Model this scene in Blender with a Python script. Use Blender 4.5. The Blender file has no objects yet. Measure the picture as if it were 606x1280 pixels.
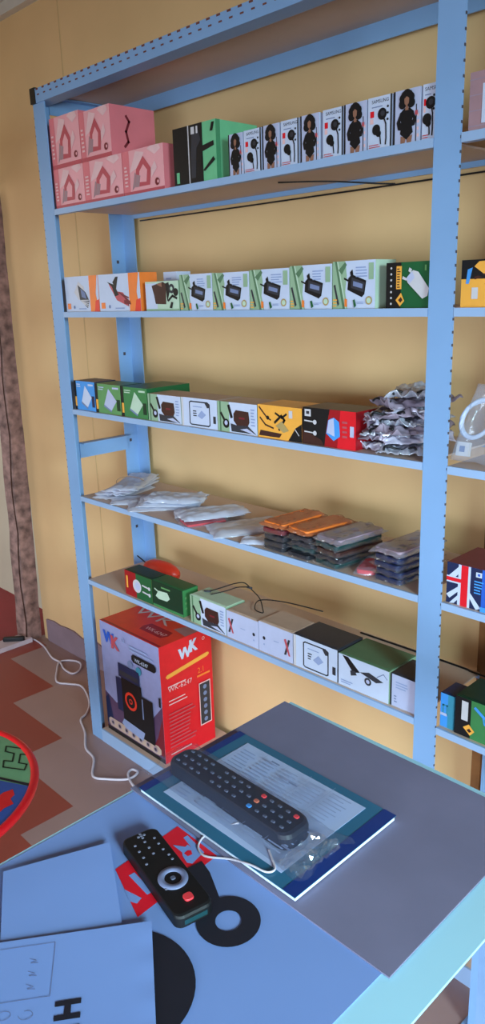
import bpy, math, random
from mathutils import Vector, Matrix, Euler
random.seed(7)
S = bpy.context.scene
COL = S.collection
R = math.radians

# ---------------------------------------------------------------- materials
def lin(c):
    c = c / 255.0
    return c / 12.92 if c <= 0.04045 else ((c + 0.055) / 1.055) ** 2.4
MATS = {}
def M(name, rgb, rough=0.5, noise=0.06, scale=30, metal=0.0, spec=0.4, bump=0.0, coat=0.0):
    m = bpy.data.materials.new(name); m.use_nodes = True
    nt = m.node_tree; b = nt.nodes['Principled BSDF']
    col = tuple(lin(c) for c in rgb)
    tc = nt.nodes.new('ShaderNodeTexCoord')
    n = nt.nodes.new('ShaderNodeTexNoise'); n.inputs['Scale'].default_value = scale; n.inputs['Detail'].default_value = 4
    nt.links.new(tc.outputs['Object'], n.inputs['Vector'])
    r = nt.nodes.new('ShaderNodeValToRGB')
    r.color_ramp.elements[0].position = .3; r.color_ramp.elements[1].position = .7
    r.color_ramp.elements[0].color = tuple(max(0, c * (1 - noise)) for c in col) + (1,)
    r.color_ramp.elements[1].color = tuple(min(1, c * (1 + noise)) for c in col) + (1,)
    nt.links.new(n.outputs['Fac'], r.inputs['Fac'])
    nt.links.new(r.outputs['Color'], b.inputs['Base Color'])
    b.inputs['Roughness'].default_value = rough; b.inputs['Metallic'].default_value = metal
    b.inputs['Specular IOR Level'].default_value = spec
    b.inputs['Coat Weight'].default_value = coat
    if bump:
        bp = nt.nodes.new('ShaderNodeBump'); bp.inputs['Strength'].default_value = bump
        bp.inputs['Distance'].default_value = .004
        nt.links.new(n.outputs['Fac'], bp.inputs['Height']); nt.links.new(bp.outputs['Normal'], b.inputs['Normal'])
    MATS[name] = m
    return m

def film(name, rgb, clear=0.6, rough=0.18, gloss=0.35):
    """thin plastic film: partly see-through, partly milky, with a sheen"""
    m = bpy.data.materials.new(name); m.use_nodes = True
    nt = m.node_tree; nt.nodes.clear()
    out = nt.nodes.new('ShaderNodeOutputMaterial')
    tr = nt.nodes.new('ShaderNodeBsdfTransparent')
    df = nt.nodes.new('ShaderNodeBsdfDiffuse'); df.inputs['Color'].default_value = tuple(lin(c) for c in rgb) + (1,)
    gl = nt.nodes.new('ShaderNodeBsdfGlossy'); gl.inputs['Roughness'].default_value = rough
    gl.inputs['Color'].default_value = (.75, .8, .85, 1)
    tc = nt.nodes.new('ShaderNodeTexCoord')
    n = nt.nodes.new('ShaderNodeTexNoise'); n.inputs['Scale'].default_value = 22; n.inputs['Detail'].default_value = 3
    nt.links.new(tc.outputs['Object'], n.inputs['Vector'])
    bp = nt.nodes.new('ShaderNodeBump'); bp.inputs['Strength'].default_value = .5; bp.inputs['Distance'].default_value = .006
    nt.links.new(n.outputs['Fac'], bp.inputs['Height'])
    nt.links.new(bp.outputs['Normal'], gl.inputs['Normal'])
    a = nt.nodes.new('ShaderNodeMixShader'); a.inputs['Fac'].default_value = gloss
    nt.links.new(df.outputs[0], a.inputs[1]); nt.links.new(gl.outputs[0], a.inputs[2])
    b = nt.nodes.new('ShaderNodeMixShader'); b.inputs['Fac'].default_value = clear
    nt.links.new(a.outputs[0], b.inputs[1]); nt.links.new(tr.outputs[0], b.inputs[2])
    nt.links.new(b.outputs[0], out.inputs['Surface'])
    MATS[name] = m
    return m

M('paint_wall', (226, 187, 137), .75, .05, 3, spec=.2)
M('paint_wall_pale', (216, 208, 186), .75, .05, 4, spec=.2)
M('ceiling', (200, 180, 172), .8, .05, 4)
M('cornice', (206, 200, 192), .6, .05, 8)
M('groove', (206, 170, 122), .8, .05, 8)
M('skirting', (140, 118, 128), .7, .1, 10)
M('timber', (140, 106, 98), .85, .55, 26, bump=.6)
M('timber_dark', (58, 30, 18), .9, .3, 20)
M('timber_brown', (150, 100, 56), .7, .25, 14)
M('threshold', (190, 170, 176), .6, .1, 12)
M('floor_red', (150, 62, 52), .5, .12, 3)
M('floor_wine', (150, 44, 52), .5, .12, 3)
M('rack_paint', (132, 168, 212), .42, .04, 6, spec=.35)
M('rack_lip', (154, 180, 216), .4, .04, 6, spec=.35)
M('rack_plate_wall_glow', (204, 176, 160), .5, .05, 6)  # yellow wall's reflection on the shelf boards put into this tan
M('slot', (74, 66, 74), .8)
M('slot_rust', (112, 62, 52), .8)
M('table_white_lit', (176, 226, 244), .3, .03, 5, spec=.5)  # bright cyan light along the table's right margin put into the colour
M('table_leg', (120, 150, 190), .4)
M('cardboard', (126, 122, 148), .85, .07, 9, spec=.15)
M('paper', (128, 156, 216), .6, .03, 6, spec=.25)
M('paper_doc', (176, 190, 226), .6, .03, 6, spec=.25)
M('page_edge', (225, 238, 255), .6, .03)
M('ink', (28, 28, 40), .6)
M('ink_grey', (120, 132, 170), .6)
M('ink_pale', (148, 162, 202), .6)
M('poster_red', (236, 24, 46), .5, .04)
M('folder_teal', (44, 104, 136), .3, .06, 8, spec=.5)
M('folder_navy', (22, 52, 122), .3, .06, 8, spec=.5)
M('black_plastic', (10, 10, 13), .55, .1)
M('black_soft', (22, 25, 38), .5, .1)
M('teal_dark', (24, 60, 66), .35, .1)
M('key_pale', (112, 114, 134), .5)
M('key_grey', (84, 90, 112), .5)
M('key_ring', (118, 126, 160), .5)
M('key_red', (235, 62, 70), .4)
M('key_orange', (210, 110, 80), .4)
M('key_blue', (60, 140, 220), .4)
M('carton_lilac', (150, 152, 196), .5, .05)
M('carton_plum', (92, 66, 96), .5, .1)
M('white', (200, 208, 232), .5, .03)
M('off_white', (205, 200, 205), .5, .04)
M('cable_white', (206, 196, 206), .45, .04)
M('pink', (226, 120, 128), .45, .06, 12)
M('pink_light', (240, 166, 172), .45, .06, 12)
M('pink_pale', (236, 190, 192), .45)
M('pink_deep', (192, 80, 90), .45)
M('wine', (120, 34, 44), .45)
M('grey_pink', (168, 130, 136), .5)
M('mint', (112, 190, 140), .4, .05)
M('mint_dark', (70, 140, 98), .4, .05)
M('sage', (150, 178, 146), .5, .05)
M('sage_pale', (190, 212, 188), .5, .05)
M('sage_dark', (88, 122, 90), .5, .05)
M('green', (28, 92, 52), .4, .06)
M('green_mid', (62, 128, 74), .4, .06)
M('green_leaf', (98, 150, 92), .4, .06)
M('dark_green', (16, 52, 34), .4, .06)
M('black', (18, 18, 22), .45, .1)
M('charcoal', (52, 52, 60), .45, .1)
M('brown', (66, 36, 32), .4, .1)
M('skin', (150, 104, 84), .5)
M('orange', (246, 128, 52), .4, .05)
M('amber', (246, 172, 70), .4, .05)
M('gold', (176, 150, 96), .4)
M('red', (224, 26, 40), .38, .05)
M('red_dark', (160, 18, 28), .4, .05)
M('red_orange', (232, 60, 40), .4, .05)
M('sky', (70, 150, 226), .4, .05)
M('blue', (42, 92, 196), .4, .05)
M('navy', (30, 40, 78), .4, .05)
M('lilac', (186, 190, 220), .5, .04)
M('teal', (60, 142, 170), .4)
M('tan', (196, 168, 150), .5, .06)
M('mauve', (160, 136, 150), .5, .08, 40)
M('silver_bag', (212, 206, 226), .22, .15, 30, metal=.3, bump=.5)
M('silver_dark', (150, 136, 152), .3, .3, 30, metal=.2, bump=.5)
M('case_dark', (30, 30, 38), .4, .2)
M('case_green', (26, 62, 62), .4, .2)
M('case_navy', (30, 40, 78), .4, .2)
M('rubber_band', (150, 120, 100), .6)
M('tray_red', (240, 22, 36), .35, .05)
M('tray_green', (120, 190, 140), .4, .05)
M('tray_sky', (130, 180, 240), .4, .05)
M('tray_blue', (40, 88, 176), .4, .05)
M('ink_green', (10, 50, 34), .5)
film('clear_film', (200, 206, 226), .80)
film('clear_sleeve', (226, 228, 246), .34, gloss=.3)
film('wrap_film', (200, 200, 215), .80, gloss=.8, rough=.12)
film('amber_film', (196, 112, 70), .30, gloss=.25)
film('bag_crinkle', (215, 230, 250), .70, .06, .85)
film('bag_film', (110, 124, 160), .86, gloss=.4)
film('silver_film', (220, 222, 240), .25, .12, .5)
film('grey_film', (164, 158, 170), .45, .15, .45)

# floor: vinyl sheet with a stepped two-tone block pattern
def floor_material():
    m = bpy.data.materials.new('floor_vinyl'); m.use_nodes = True
    nt = m.node_tree; b = nt.nodes['Principled BSDF']; L = nt.links.new
    def math_(op, a, c=None):
        n = nt.nodes.new('ShaderNodeMath'); n.operation = op
        for i, v in enumerate((a, c)):
            if v is None: continue
            if isinstance(v, (int, float)): n.inputs[i].default_value = v
            else: L(v, n.inputs[i])
        return n.outputs[0]
    tc = nt.nodes.new('ShaderNodeTexCoord'); sp = nt.nodes.new('ShaderNodeSeparateXYZ'); L(tc.outputs['Object'], sp.inputs[0])
    row = math_('FLOOR', math_('DIVIDE', math_('SUBTRACT', sp.outputs['Y'], 1.217), .185))
    # light band starts at x = -2.645 - .37*row
    s = math_('ADD', math_('ADD', sp.outputs['X'], 2.645), math_('MULTIPLY', row, .37))
    fr = math_('FRACT', math_('DIVIDE', s, 3.7))
    light = math_('LESS_THAN', fr, .75)
    cell = math_('FLOOR', math_('DIVIDE', s, .37))
    wn = nt.nodes.new('ShaderNodeTexWhiteNoise'); wn.noise_dimensions = '2D'
    cb = nt.nodes.new('ShaderNodeCombineXYZ'); L(cell, cb.inputs[0]); L(row, cb.inputs[1]); L(cb.outputs[0], wn.inputs['Vector'])
    nz = nt.nodes.new('ShaderNodeTexNoise'); nz.inputs['Scale'].default_value = 4; nz.inputs['Detail'].default_value = 5
    L(tc.outputs['Object'], nz.inputs['Vector'])
    mx = nt.nodes.new('ShaderNodeMix'); mx.data_type = 'RGBA'
    mx.inputs[6].default_value = (lin(142), lin(62), lin(50), 1); mx.inputs[7].default_value = (lin(154), lin(124), lin(120), 1)
    L(light, mx.inputs[0])
    v = math_('ADD', .86, math_('ADD', math_('MULTIPLY', wn.outputs['Value'], .12), math_('MULTIPLY', nz.outputs['Fac'], .22)))
    mul = nt.nodes.new('ShaderNodeMix'); mul.data_type = 'RGBA'; mul.blend_type = 'MULTIPLY'; mul.inputs[0].default_value = 1
    cc = nt.nodes.new('ShaderNodeCombineColor'); L(v, cc.inputs[0]); L(v, cc.inputs[1]); L(v, cc.inputs[2])
    L(mx.outputs[2], mul.inputs[6]); L(cc.outputs[0], mul.inputs[7]); L(mul.outputs[2], b.inputs['Base Color'])
    b.inputs['Roughness'].default_value = .45
    MATS['floor_vinyl'] = m
floor_material()

# ---------------------------------------------------------------- mesh helpers
class MB:
    def __init__(self):
        self.v = []; self.f = []; self.fm = []; self.sm = []; self.ml = []
    def mi(self, m):
        if m not in self.ml: self.ml.append(m)
        return self.ml.index(m)
    def add(self, vs, fs, m, smooth=False):
        o = len(self.v); self.v += [Vector(p) for p in vs]; k = self.mi(m)
        for f in fs:
            self.f.append([i + o for i in f]); self.fm.append(k); self.sm.append(smooth)
    def box(self, x0, x1, y0, y1, z0, z1, m, mats=None):
        """mats: dict of side -> material among front(-y) back right left top bottom"""
        vs = [(x0,y0,z0),(x1,y0,z0),(x1,y1,z0),(x0,y1,z0),(x0,y0,z1),(x1,y0,z1),(x1,y1,z1),(x0,y1,z1)]
        fs = dict(bottom=(3,2,1,0), top=(4,5,6,7), front=(0,1,5,4), right=(1,2,6,5), back=(2,3,7,6), left=(3,0,4,7))
        o = len(self.v); self.v += [Vector(p) for p in vs]
        for k, f in fs.items():
            self.f.append([i + o for i in f]); self.fm.append(self.mi((mats or {}).get(k, m))); self.sm.append(False)
    def hexa(self, b4, t4, m):
        self.add(list(b4) + list(t4), [(3,2,1,0),(4,5,6,7),(0,1,5,4),(1,2,6,5),(2,3,7,6),(3,0,4,7)], m)
    def tube(self, pts, r, m, n=8, closed=False):
        pts = [Vector(p) for p in pts]; N = len(pts); rings = []
        up = Vector((0, 0, 1))
        for i, p in enumerate(pts):
            if closed: t = pts[(i+1) % N] - pts[i-1]
            else: t = pts[min(i+1, N-1)] - pts[max(i-1, 0)]
            t.normalize()
            a = t.cross(up)
            if a.length < .05: a = t.cross(Vector((0, 1, 0)))
            a.normalize(); b = a.cross(t)
            rr = r[i] if isinstance(r, (list, tuple)) else r
            rings.append([p + a*math.cos(2*math.pi*k/n)*rr + b*math.sin(2*math.pi*k/n)*rr for k in range(n)])
        vs = [q for g in rings for q in g]; fs = []
        for i in range(N if closed else N-1):
            j = (i+1) % N
            for k in range(n): fs.append((i*n+k, i*n+(k+1) % n, j*n+(k+1) % n, j*n+k))
        if not closed:
            fs.append(tuple(range(n))[::-1]); fs.append(tuple((N-1)*n+k for k in range(n)))
        self.add(vs, fs, m, True)
    def prism(self, outline, z0, z1, m, side=None, bevel=0.0):
        """outline: ccw list of (x,y); a small bevel ring at the top edge if asked"""
        n = len(outline)
        cx = sum(p[0] for p in outline)/n; cy = sum(p[1] for p in outline)/n
        def ins(d):
            out = []
            for x, y in outline:
                l = math.hypot(x-cx, y-cy) or 1
                out.append((x-(x-cx)/l*d, y-(y-cy)/l*d))
            return out
        rows = [(outline, z0)]
        if bevel: rows += [(outline, z1-bevel), (ins(bevel*.35), z1-bevel*.3), (ins(bevel), z1)]
        else: rows += [(outline, z1)]
        vs = [(x, y, z) for o, z in rows for x, y in o]; fs = []
        for i in range(len(rows)-1):
            for k in range(n): fs.append((i*n+k, i*n+(k+1) % n, (i+1)*n+(k+1) % n, (i+1)*n+k))
        self.add(vs, fs, side or m)
        t = (len(rows)-1)*n
        self.add(vs[t:], [tuple(range(n))], m); self.add(vs[:n], [tuple(range(n))[::-1]], side or m)
    def build(self, name, parent=None, loc=None, rot=None):
        me = bpy.data.meshes.new(name); me.from_pydata([tuple(p) for p in self.v], [], self.f)
        for m in self.ml: me.materials.append(MATS[m])
        me.polygons.foreach_set('material_index', self.fm); me.polygons.foreach_set('use_smooth', self.sm); me.update()
        o = bpy.data.objects.new(name, me); COL.objects.link(o)
        if parent: o.parent = parent
        if loc: o.location = loc
        if rot: o.rotation_euler = rot
        return o

def rrect(w, h, r, n=6, cx=0, cy=0):
    out = []
    for k, (sx, sy) in enumerate(((1,1), (-1,1), (-1,-1), (1,-1))):
        for i in range(n+1):
            a = math.pi/2*(k + i/n)
            out.append((cx + sx*(w/2-r) + r*math.cos(a), cy + sy*(h/2-r) + r*math.sin(a)))
    return out
def circ(cx, cy, r, n=28, ry=None):
    return [(cx+r*math.cos(2*math.pi*k/n), cy+(ry or r)*math.sin(2*math.pi*k/n)) for k in range(n)]

TEXT = {}
def text_mesh(s):
    if s in TEXT: return TEXT[s]
    c = bpy.data.curves.new('lettering', 'FONT'); c.body = s; c.size = 1.0; c.resolution_u = 3
    o = bpy.data.objects.new('lettering', c); COL.objects.link(o)
    dg = bpy.context.evaluated_depsgraph_get(); me = o.evaluated_get(dg).to_mesh()
    vs = [v.co.copy() for v in me.vertices]; fs = [tuple(p.vertices) for p in me.polygons]
    o.to_mesh_clear() if False else None
    bpy.data.objects.remove(o); bpy.data.curves.remove(c)
    x0 = min(v.x for v in vs); x1 = max(v.x for v in vs); y0 = min(v.y for v in vs); y1 = max(v.y for v in vs)
    TEXT[s] = ([(v.x-x0, v.y-y0) for v in vs], fs, x1-x0, y1-y0)
    return TEXT[s]

class Face:
    """print on one face of a mesh: coordinates run 0..1 along u and v of the face"""
    def __init__(self, mb, o, u, v):
        self.mb = mb; self.o = Vector(o); self.u = Vector(u); self.v = Vector(v)
        self.n = self.u.cross(self.v).normalized(); self.k = 0
        self.W = self.u.length; self.H = self.v.length
    def P(self, s, t): return self.o + self.u*s + self.v*t + self.n*(.0003 + .00012*self.k)
    def poly(self, pts, m):
        self.k += 1; self.mb.add([self.P(*p) for p in pts], [tuple(range(len(pts)))], m)
    def rect(self, s0, t0, s1, t1, m): self.poly([(s0,t0),(s1,t0),(s1,t1),(s0,t1)], m)
    def ell(self, s, t, r, m, n=20):      # r in metres
        self.poly([(s + r/self.W*math.cos(2*math.pi*i/n), t + r/self.H*math.sin(2*math.pi*i/n)) for i in range(n)], m)
    def ring(self, s, t, r0, r1, m, n=32):
        self.k += 1; vs = []
        for i in range(n):
            a = 2*math.pi*i/n
            for r in (r0, r1): vs.append(self.P(s + r/self.W*math.cos(a), t + r/self.H*math.sin(a)))
        self.mb.add(vs, [(2*i, 2*i+1, (2*i+3) % (2*n), (2*i+2) % (2*n)) for i in range(n)], m)
    def line(self, pts, w, m, closed=False):
        self.k += 1
        P = [(p[0]*self.W, p[1]*self.H) for p in pts]
        if closed: P.append(P[0])
        for a, b in zip(P, P[1:]):
            dx, dy = b[0]-a[0], b[1]-a[1]; l = math.hypot(dx, dy) or 1; nx, ny = -dy/l*w/2, dx/l*w/2
            ex, ey = dx/l*w*.4, dy/l*w*.4
            q = [(a[0]-ex+nx, a[1]-ey+ny), (a[0]-ex-nx, a[1]-ey-ny), (b[0]+ex-nx, b[1]+ey-ny), (b[0]+ex+nx, b[1]+ey+ny)]
            self.mb.add([self.P(x/self.W, y/self.H) for x, y in q], [(0,1,2,3)], m)
    def text(self, s, x, y, h, m, rot=0, stretch=1.0, bold=False):
        """lower-left corner at x,y (0..1); cap height h metres; rot degrees"""
        vs, fs, w, hh = text_mesh(s); self.k += 1; k = h/hh; c, sn = math.cos(R(rot)), math.sin(R(rot))
        for dx in ((0, h*.07, -h*.07) if bold else (0,)):
            pts = []; self.k += 1
            for a, b in vs:
                a = a*k*stretch + dx; b = b*k
                pts.append(self.P(x + (a*c-b*sn)/self.W, y + (a*sn+b*c)/self.H))
            self.mb.add(pts, fs, m)
    def bars(self, s0, t0, s1, t1, n, m, fill=.45):
        for i in range(n):
            a = t0 + (t1-t0)*i/n
            self.rect(s0, a, s1 - (s1-s0)*random.random()*.35, a + (t1-t0)/n*fill, m)

def tag(o, label, cat, group=None, kind=None):
    o['label'] = label; o['category'] = cat
    if group: o['group'] = group
    if kind: o['kind'] = kind
    return o
def thing(name, label, cat, loc=(0,0,0), rz=0, group=None):
    o = bpy.data.objects.new(name, None); o.empty_display_size = .05; COL.objects.link(o)
    o.location = loc; o.rotation_euler = (0, 0, rz)
    return tag(o, label, cat, group)
def struct(name, mb):
    o = mb.build(name); o['kind'] = 'structure'; return o
def copy_tree(root):
    c = root.copy(); COL.objects.link(c)
    for ch in list(root.children):
        d = ch.copy(); COL.objects.link(d); d.parent = c
        for g in list(ch.children):
            e = g.copy(); COL.objects.link(e); e.parent = d
    return c

# ---------------------------------------------------------------- room
WY = 1.628; CZ = 2.60; LX = -3.13
b = MB(); b.box(LX, 2.3, -2.6, WY+.12, -.06, 0, 'floor_vinyl'); struct('floor', b)
b = MB(); b.box(-5.2, LX, -1.2, 1.92, -.06, -.002, 'floor_wine'); struct('floor_next_room', b)
b = MB(); b.box(-3.10, 2.3, WY, WY+.12, 0, CZ, 'paint_wall')
b.box(-2.534, -2.528, WY-.0012, WY, .12, CZ, 'groove')
struct('wall_back', b)
b = MB()
b.box(LX-.1, LX, -2.6, .55, 0, CZ, 'paint_wall'); b.box(LX-.1, LX, .55, WY+.12, 1.98, CZ, 'paint_wall')
b.box(LX-.1, LX, 1.70, WY+.12, 0, 1.98, 'paint_wall')
struct('wall_left', b)
b = MB(); b.box(2.3, 2.42, -2.6, WY+.12, 0, CZ, 'paint_wall'); struct('wall_right', b)
b = MB(); b.box(-5.2, LX-.1, 1.80, 1.92, -.002, CZ, 'paint_wall_pale'); struct('wall_next_room', b)
b = MB(); b.box(-5.2, 2.42, -2.6, 1.92, CZ, CZ+.08, 'ceiling'); struct('ceiling', b)
b = MB()
b.box(-3.10, 2.3, WY-.03, WY, CZ-.05, CZ, 'cornice'); b.box(-3.10, 2.3, WY-.045, WY, CZ-.012, CZ, 'cornice')
struct('trim_1', b)
# painted skirting with an uneven brushed top edge
b = MB(); rnd = random.Random(3); xs = [-3.06 + i*.06 for i in range(15)]; top = [.115 + rnd.uniform(-.012, .012) for _ in xs]
for i in range(len(xs)-1):
    b.hexa([(xs[i], WY-.008, 0), (xs[i+1], WY-.008, 0), (xs[i+1], WY, 0), (xs[i], WY, 0)],
           [(xs[i], WY-.008, top[i]), (xs[i+1], WY-.008, top[i+1]), (xs[i+1], WY, top[i+1]), (xs[i], WY, top[i])], 'skirting')
struct('baseboard_back', b)
# rough timber jamb of the side doorway
b = MB(); rnd = random.Random(5); N = 22
rows = []
for i in range(N+1):
    t = i/N; z = 1.97*t; xc = -3.150 + .065*t; yc = 1.575 + .03*t; w = .036 - .014*t + rnd.uniform(-.005, .005); d = .045
    j = rnd.uniform(-.004, .004)
    rows.append([(xc-w+j, yc-d, z), (xc+w*.75+rnd.uniform(-.006, .006), yc-d+.02, z), (xc+w*.75, yc+d, z), (xc-w, yc+d, z)])
for i in range(N): b.hexa(rows[i], rows[i+1], 'timber')
for i in range(N):   # split running down the right side of the jamb
    p, q = rows[i], rows[i+1]
    def mixp(a, c, s): return tuple(a[k]*(1-s)+c[k]*s - (.003 if k == 1 else 0) for k in range(3))
    s0 = .80+.08*math.sin(i*1.3); s1 = .80+.08*math.sin((i+1)*1.3)
    b.add([mixp(p[0], p[1], s0), mixp(p[0], p[1], s0+.11), mixp(q[0], q[1], s1+.11), mixp(q[0], q[1], s1)], [(0,1,2,3)], 'timber_dark')
struct('door_1', b)
b = MB(); b.box(LX-.05, LX+.03, .5, 1.56, 0, .022, 'threshold'); struct('trim_2', b)
b = MB(); b.box(-.856, -.832, WY-.02, WY, 0, 1.0, 'timber_brown'); struct('trim_3', b)

# ---------------------------------------------------------------- steel rack
rack = thing('shelving_rack', 'pale blue slotted steel shelving rack standing along the yellow wall', 'shelf', (-1.5, 1.46, 0))
RX = Vector((-1.5, 1.46, 0))
def rp(mb, name):
    for i, p in enumerate(mb.v): mb.v[i] = p - RX
    return mb.build(name, rack)
FY = 1.311; BY = 1.606; PT = 2.135
def post(x0, x1, front, dots=None, h=PT):
    """slotted angle: wide flange x0..x1 facing front, second flange running back from x0"""
    m = MB(); t = .003; y = FY if front else BY
    y0, y1 = (y, y+t) if front else (y-t, y)
    m.box(x0, x1, y0, y1, 0, h, 'rack_paint')
    fy0, fy1 = (y+t, y+.052) if front else (y-.056, y-t)
    m.box(x0, x0+t, fy0, fy1, 0, h, 'rack_paint')
    z = .05
    while dots and z < h-.05:                              # half slots worn open along one edge of the flange
        m.box(dots-.0008, dots+.0006, y0-.0004, y1+.0004, z, z+.005, 'slot')
        z += .024
    if not front:
        for z in (.30, .74, 1.06, 1.36, 1.66): m.box(x0+t-.0004, x0+t+.002, fy0+.018, fy0+.026, z, z+.010, 'slot')
    return rp(m, 'upright_post')
post(-2.215, -2.152, True, -2.2145); post(-2.215, -2.152, False)
post(-.842, -.787, True, -.7875); post(-.797, -.742, False)
post(.545, .60, True, .5995); post(.545, .60, False)
LEVELS = [1.811, 1.513, 1.211, .922, .628]
def shelf(x0, x1, z, lip=.016):
    m = MB()
    m.box(x0, x1, FY+.004, BY-.006, z-.004, z, 'rack_plate_wall_glow')
    m.box(x0, x1, FY-.001, FY+.004, z-lip, z, 'rack_lip')
    m.box(x0, x1, BY-.010, BY-.006, z-lip, z-.004, 'rack_paint')
    m.box(x0, x1, FY+.004, FY+.016, z-lip, z-lip+.003, 'rack_paint')
    return rp(m, 'shelf_panel')
for z in LEVELS:
    shelf(-2.150, -.843, z); shelf(-.786, .544, z)
shelf(-2.150, -.843, .05, .05); shelf(-.786, .544, .05, .05)
for x0, x1 in ((-2.205, -.80), (-.80, .60)):               # top board and its rails of slotted angle
    m = MB(); m.box(x0, x1, FY+.03, BY-.006, PT-.006, PT-.002, 'rack_plate_wall_glow'); rp(m, 'top_panel')
    m = MB(); m.box(x0, x1, BY-.012, BY-.008, PT-.046, PT-.006, 'rack_paint'); rp(m, 'top_rail')
    m = MB()
    m.box(x0, x1, FY-.004, FY, PT-.030, PT+.008, 'rack_paint')
    m.box(x0, x1, FY, FY+.045, PT-.030, PT-.027, 'rack_paint')
    x = x0+.02
    while x < x1-.02:
        m.box(x, x+.012, FY-.0046, FY, PT+.003, PT+.0075, 'slot_rust')
        m.box(x+.006, x+.017, FY-.0046, FY, PT-.011, PT-.0075, 'slot_rust')
        x += .034
    rp(m, 'top_rail')
m = MB(); m.box(-2.218, -2.19, FY-.006, FY+.02, PT-.03, PT+.012, 'black'); rp(m, 'corner_cap')
for z0, z1 in ((1.035, 1.088), (2.083, 2.128)):
    m = MB(); m.box(-2.211, -2.207, FY+.05, BY-.05, z0, z1, 'rack_paint')
    m.box(-2.211, -2.18, FY+.05, BY-.05, z1-.003, z1, 'rack_paint')
    rp(m, 'side_brace')

# ---------------------------------------------------------------- cartons
def carton(label, cat, group, x0, x1, z0, h, depth, front, side, top, draw=None, y0=1.322, name='charger_box', lid=None, sidedraw=None, topdraw=None):
    w = x1-x0; m = MB()
    m.box(-w/2, w/2, 0, depth, 0, h, side, {'front': front, 'top': top, 'left': side, 'right': side, 'back': side, 'bottom': side})
    F = Face(m, (-w/2, 0, 0), (w, 0, 0), (0, 0, h))
    if draw: draw(F)
    if sidedraw: sidedraw(Face(m, (w/2, 0, 0), (0, depth, 0), (0, 0, h)))
    if topdraw: topdraw(Face(m, (-w/2, 0, h), (w, 0, 0), (0, depth, 0)))
    o = m.build(name, None, ((x0+x1)/2, y0, z0)); tag(o, label, cat, group)
    if lid:
        l = MB(); l.box(-w/2+.002, w/2-.002, .002, depth-.004, h, h+.0012, lid)
        l.box(-w/2+.01, w/2-.01, .006, .012, h+.0012, h+.002, lid)
        l.build('lid', o)
    return o

# --- top shelf: pink boxes
def draw_pink(F):
    F.rect(0, 0, 1, .08, 'pink_deep'); F.rect(0, .08, .17, 1, 'pink')
    F.poly([(.17,.5),(.34,.96),(.55,.9),(.4,.6)], 'pink_pale'); F.poly([(.22,.1),(.3,.5),(.42,.3)], 'grey_pink')
    F.poly([(.62,.95),(.8,.8),(.95,.9),(.9,1),(.7,1)], 'pink_pale')
    F.poly([(.30,.16),(.66,.16),(.70,.52),(.52,.82),(.34,.56)], 'pink_deep')
    F.poly([(.40,.26),(.58,.24),(.61,.50),(.52,.64),(.42,.50)], 'pink_light')
    F.poly([(.30,.16),(.40,.16),(.44,.40),(.34,.44)], 'grey_pink')
    F.poly([(.7,.3),(.85,.5),(.8,.66),(.7,.5)], 'pink_pale')
    F.ell(.84, .2, .009, 'wine'); F.ell(.86, .2, .004, 'pink_light')
    F.bars(.05, .2, .14, .7, 6, 'pink_pale')
def side_pink(F):
    F.line([(.30,.2),(.38,.3),(.34,.5),(.42,.7),(.36,.8)], .007, 'wine'); F.rect(.55, .1, .9, .14, 'pink_light')
px = [(-2.146, -1.99), (-1.988, -1.804), (-1.801, -1.628)]
for (x0, x1), w in zip(px, ('left one', 'middle one', 'right one')):
    carton('pink gadget box with house shaped picture, bottom row, %s' % w, 'box', 'pink boxes on the top shelf',
           x0, x1, 1.811, .108, .14, 'pink_light', 'pink', 'pink', draw_pink, name='gift_box', sidedraw=side_pink, y0=1.318)
for (x0, x1), w, h in zip(((-2.146, -1.993), (-1.990, -1.845)), ('left one, over the corner', 'right one with a squiggle on its side'), (.136, .126)):
    carton('pink gadget box stacked in the upper row, %s' % w, 'box', 'pink boxes on the top shelf',
           x0, x1, 1.9195, h, .15, 'pink_light', 'pink', 'pink', draw_pink, name='gift_box', sidedraw=side_pink, y0=1.318)
# --- black and green clipper box
def draw_clip(F):
    F.rect(.0, 0, .36, 1, 'black'); F.rect(.36, 0, .385, 1, 'off_white'); F.rect(.385, 0, .70, 1, 'black')
    F.rect(.06, .05, .13, .24, 'mint'); F.poly([(.42,.1),(.52,.1),(.56,.6),(.66,.72),(.6,.92),(.46,.9),(.42,.5)], 'charcoal')
    F.rect(.44, .84, .52, .96, 'off_white'); F.rect(.56, .84, .6, .96, 'off_white')
    F.poly([(.62,.60),(.95,.66),(.96,.58),(.64,.50)], 'black')
    F.poly([(.70,.20),(.74,.18),(.98,.34),(.94,.40)], 'black')
    F.line([(.68,.55),(.66,.3),(.7,.2)], .002, 'black'); F.poly([(.88,.82),(.94,.82),(.98,.96),(.92,.96)], 'black')
carton('tall black and mint green clipper box between the pink boxes and earphone boxes', 'box', None, -1.592, -1.436, 1.811, .131, .137,
       'mint', 'mint', 'mint', draw_clip, name='clipper_box', sidedraw=lambda F: F.rect(.0, .0, .1, 1, 'mint_dark'))
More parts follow.
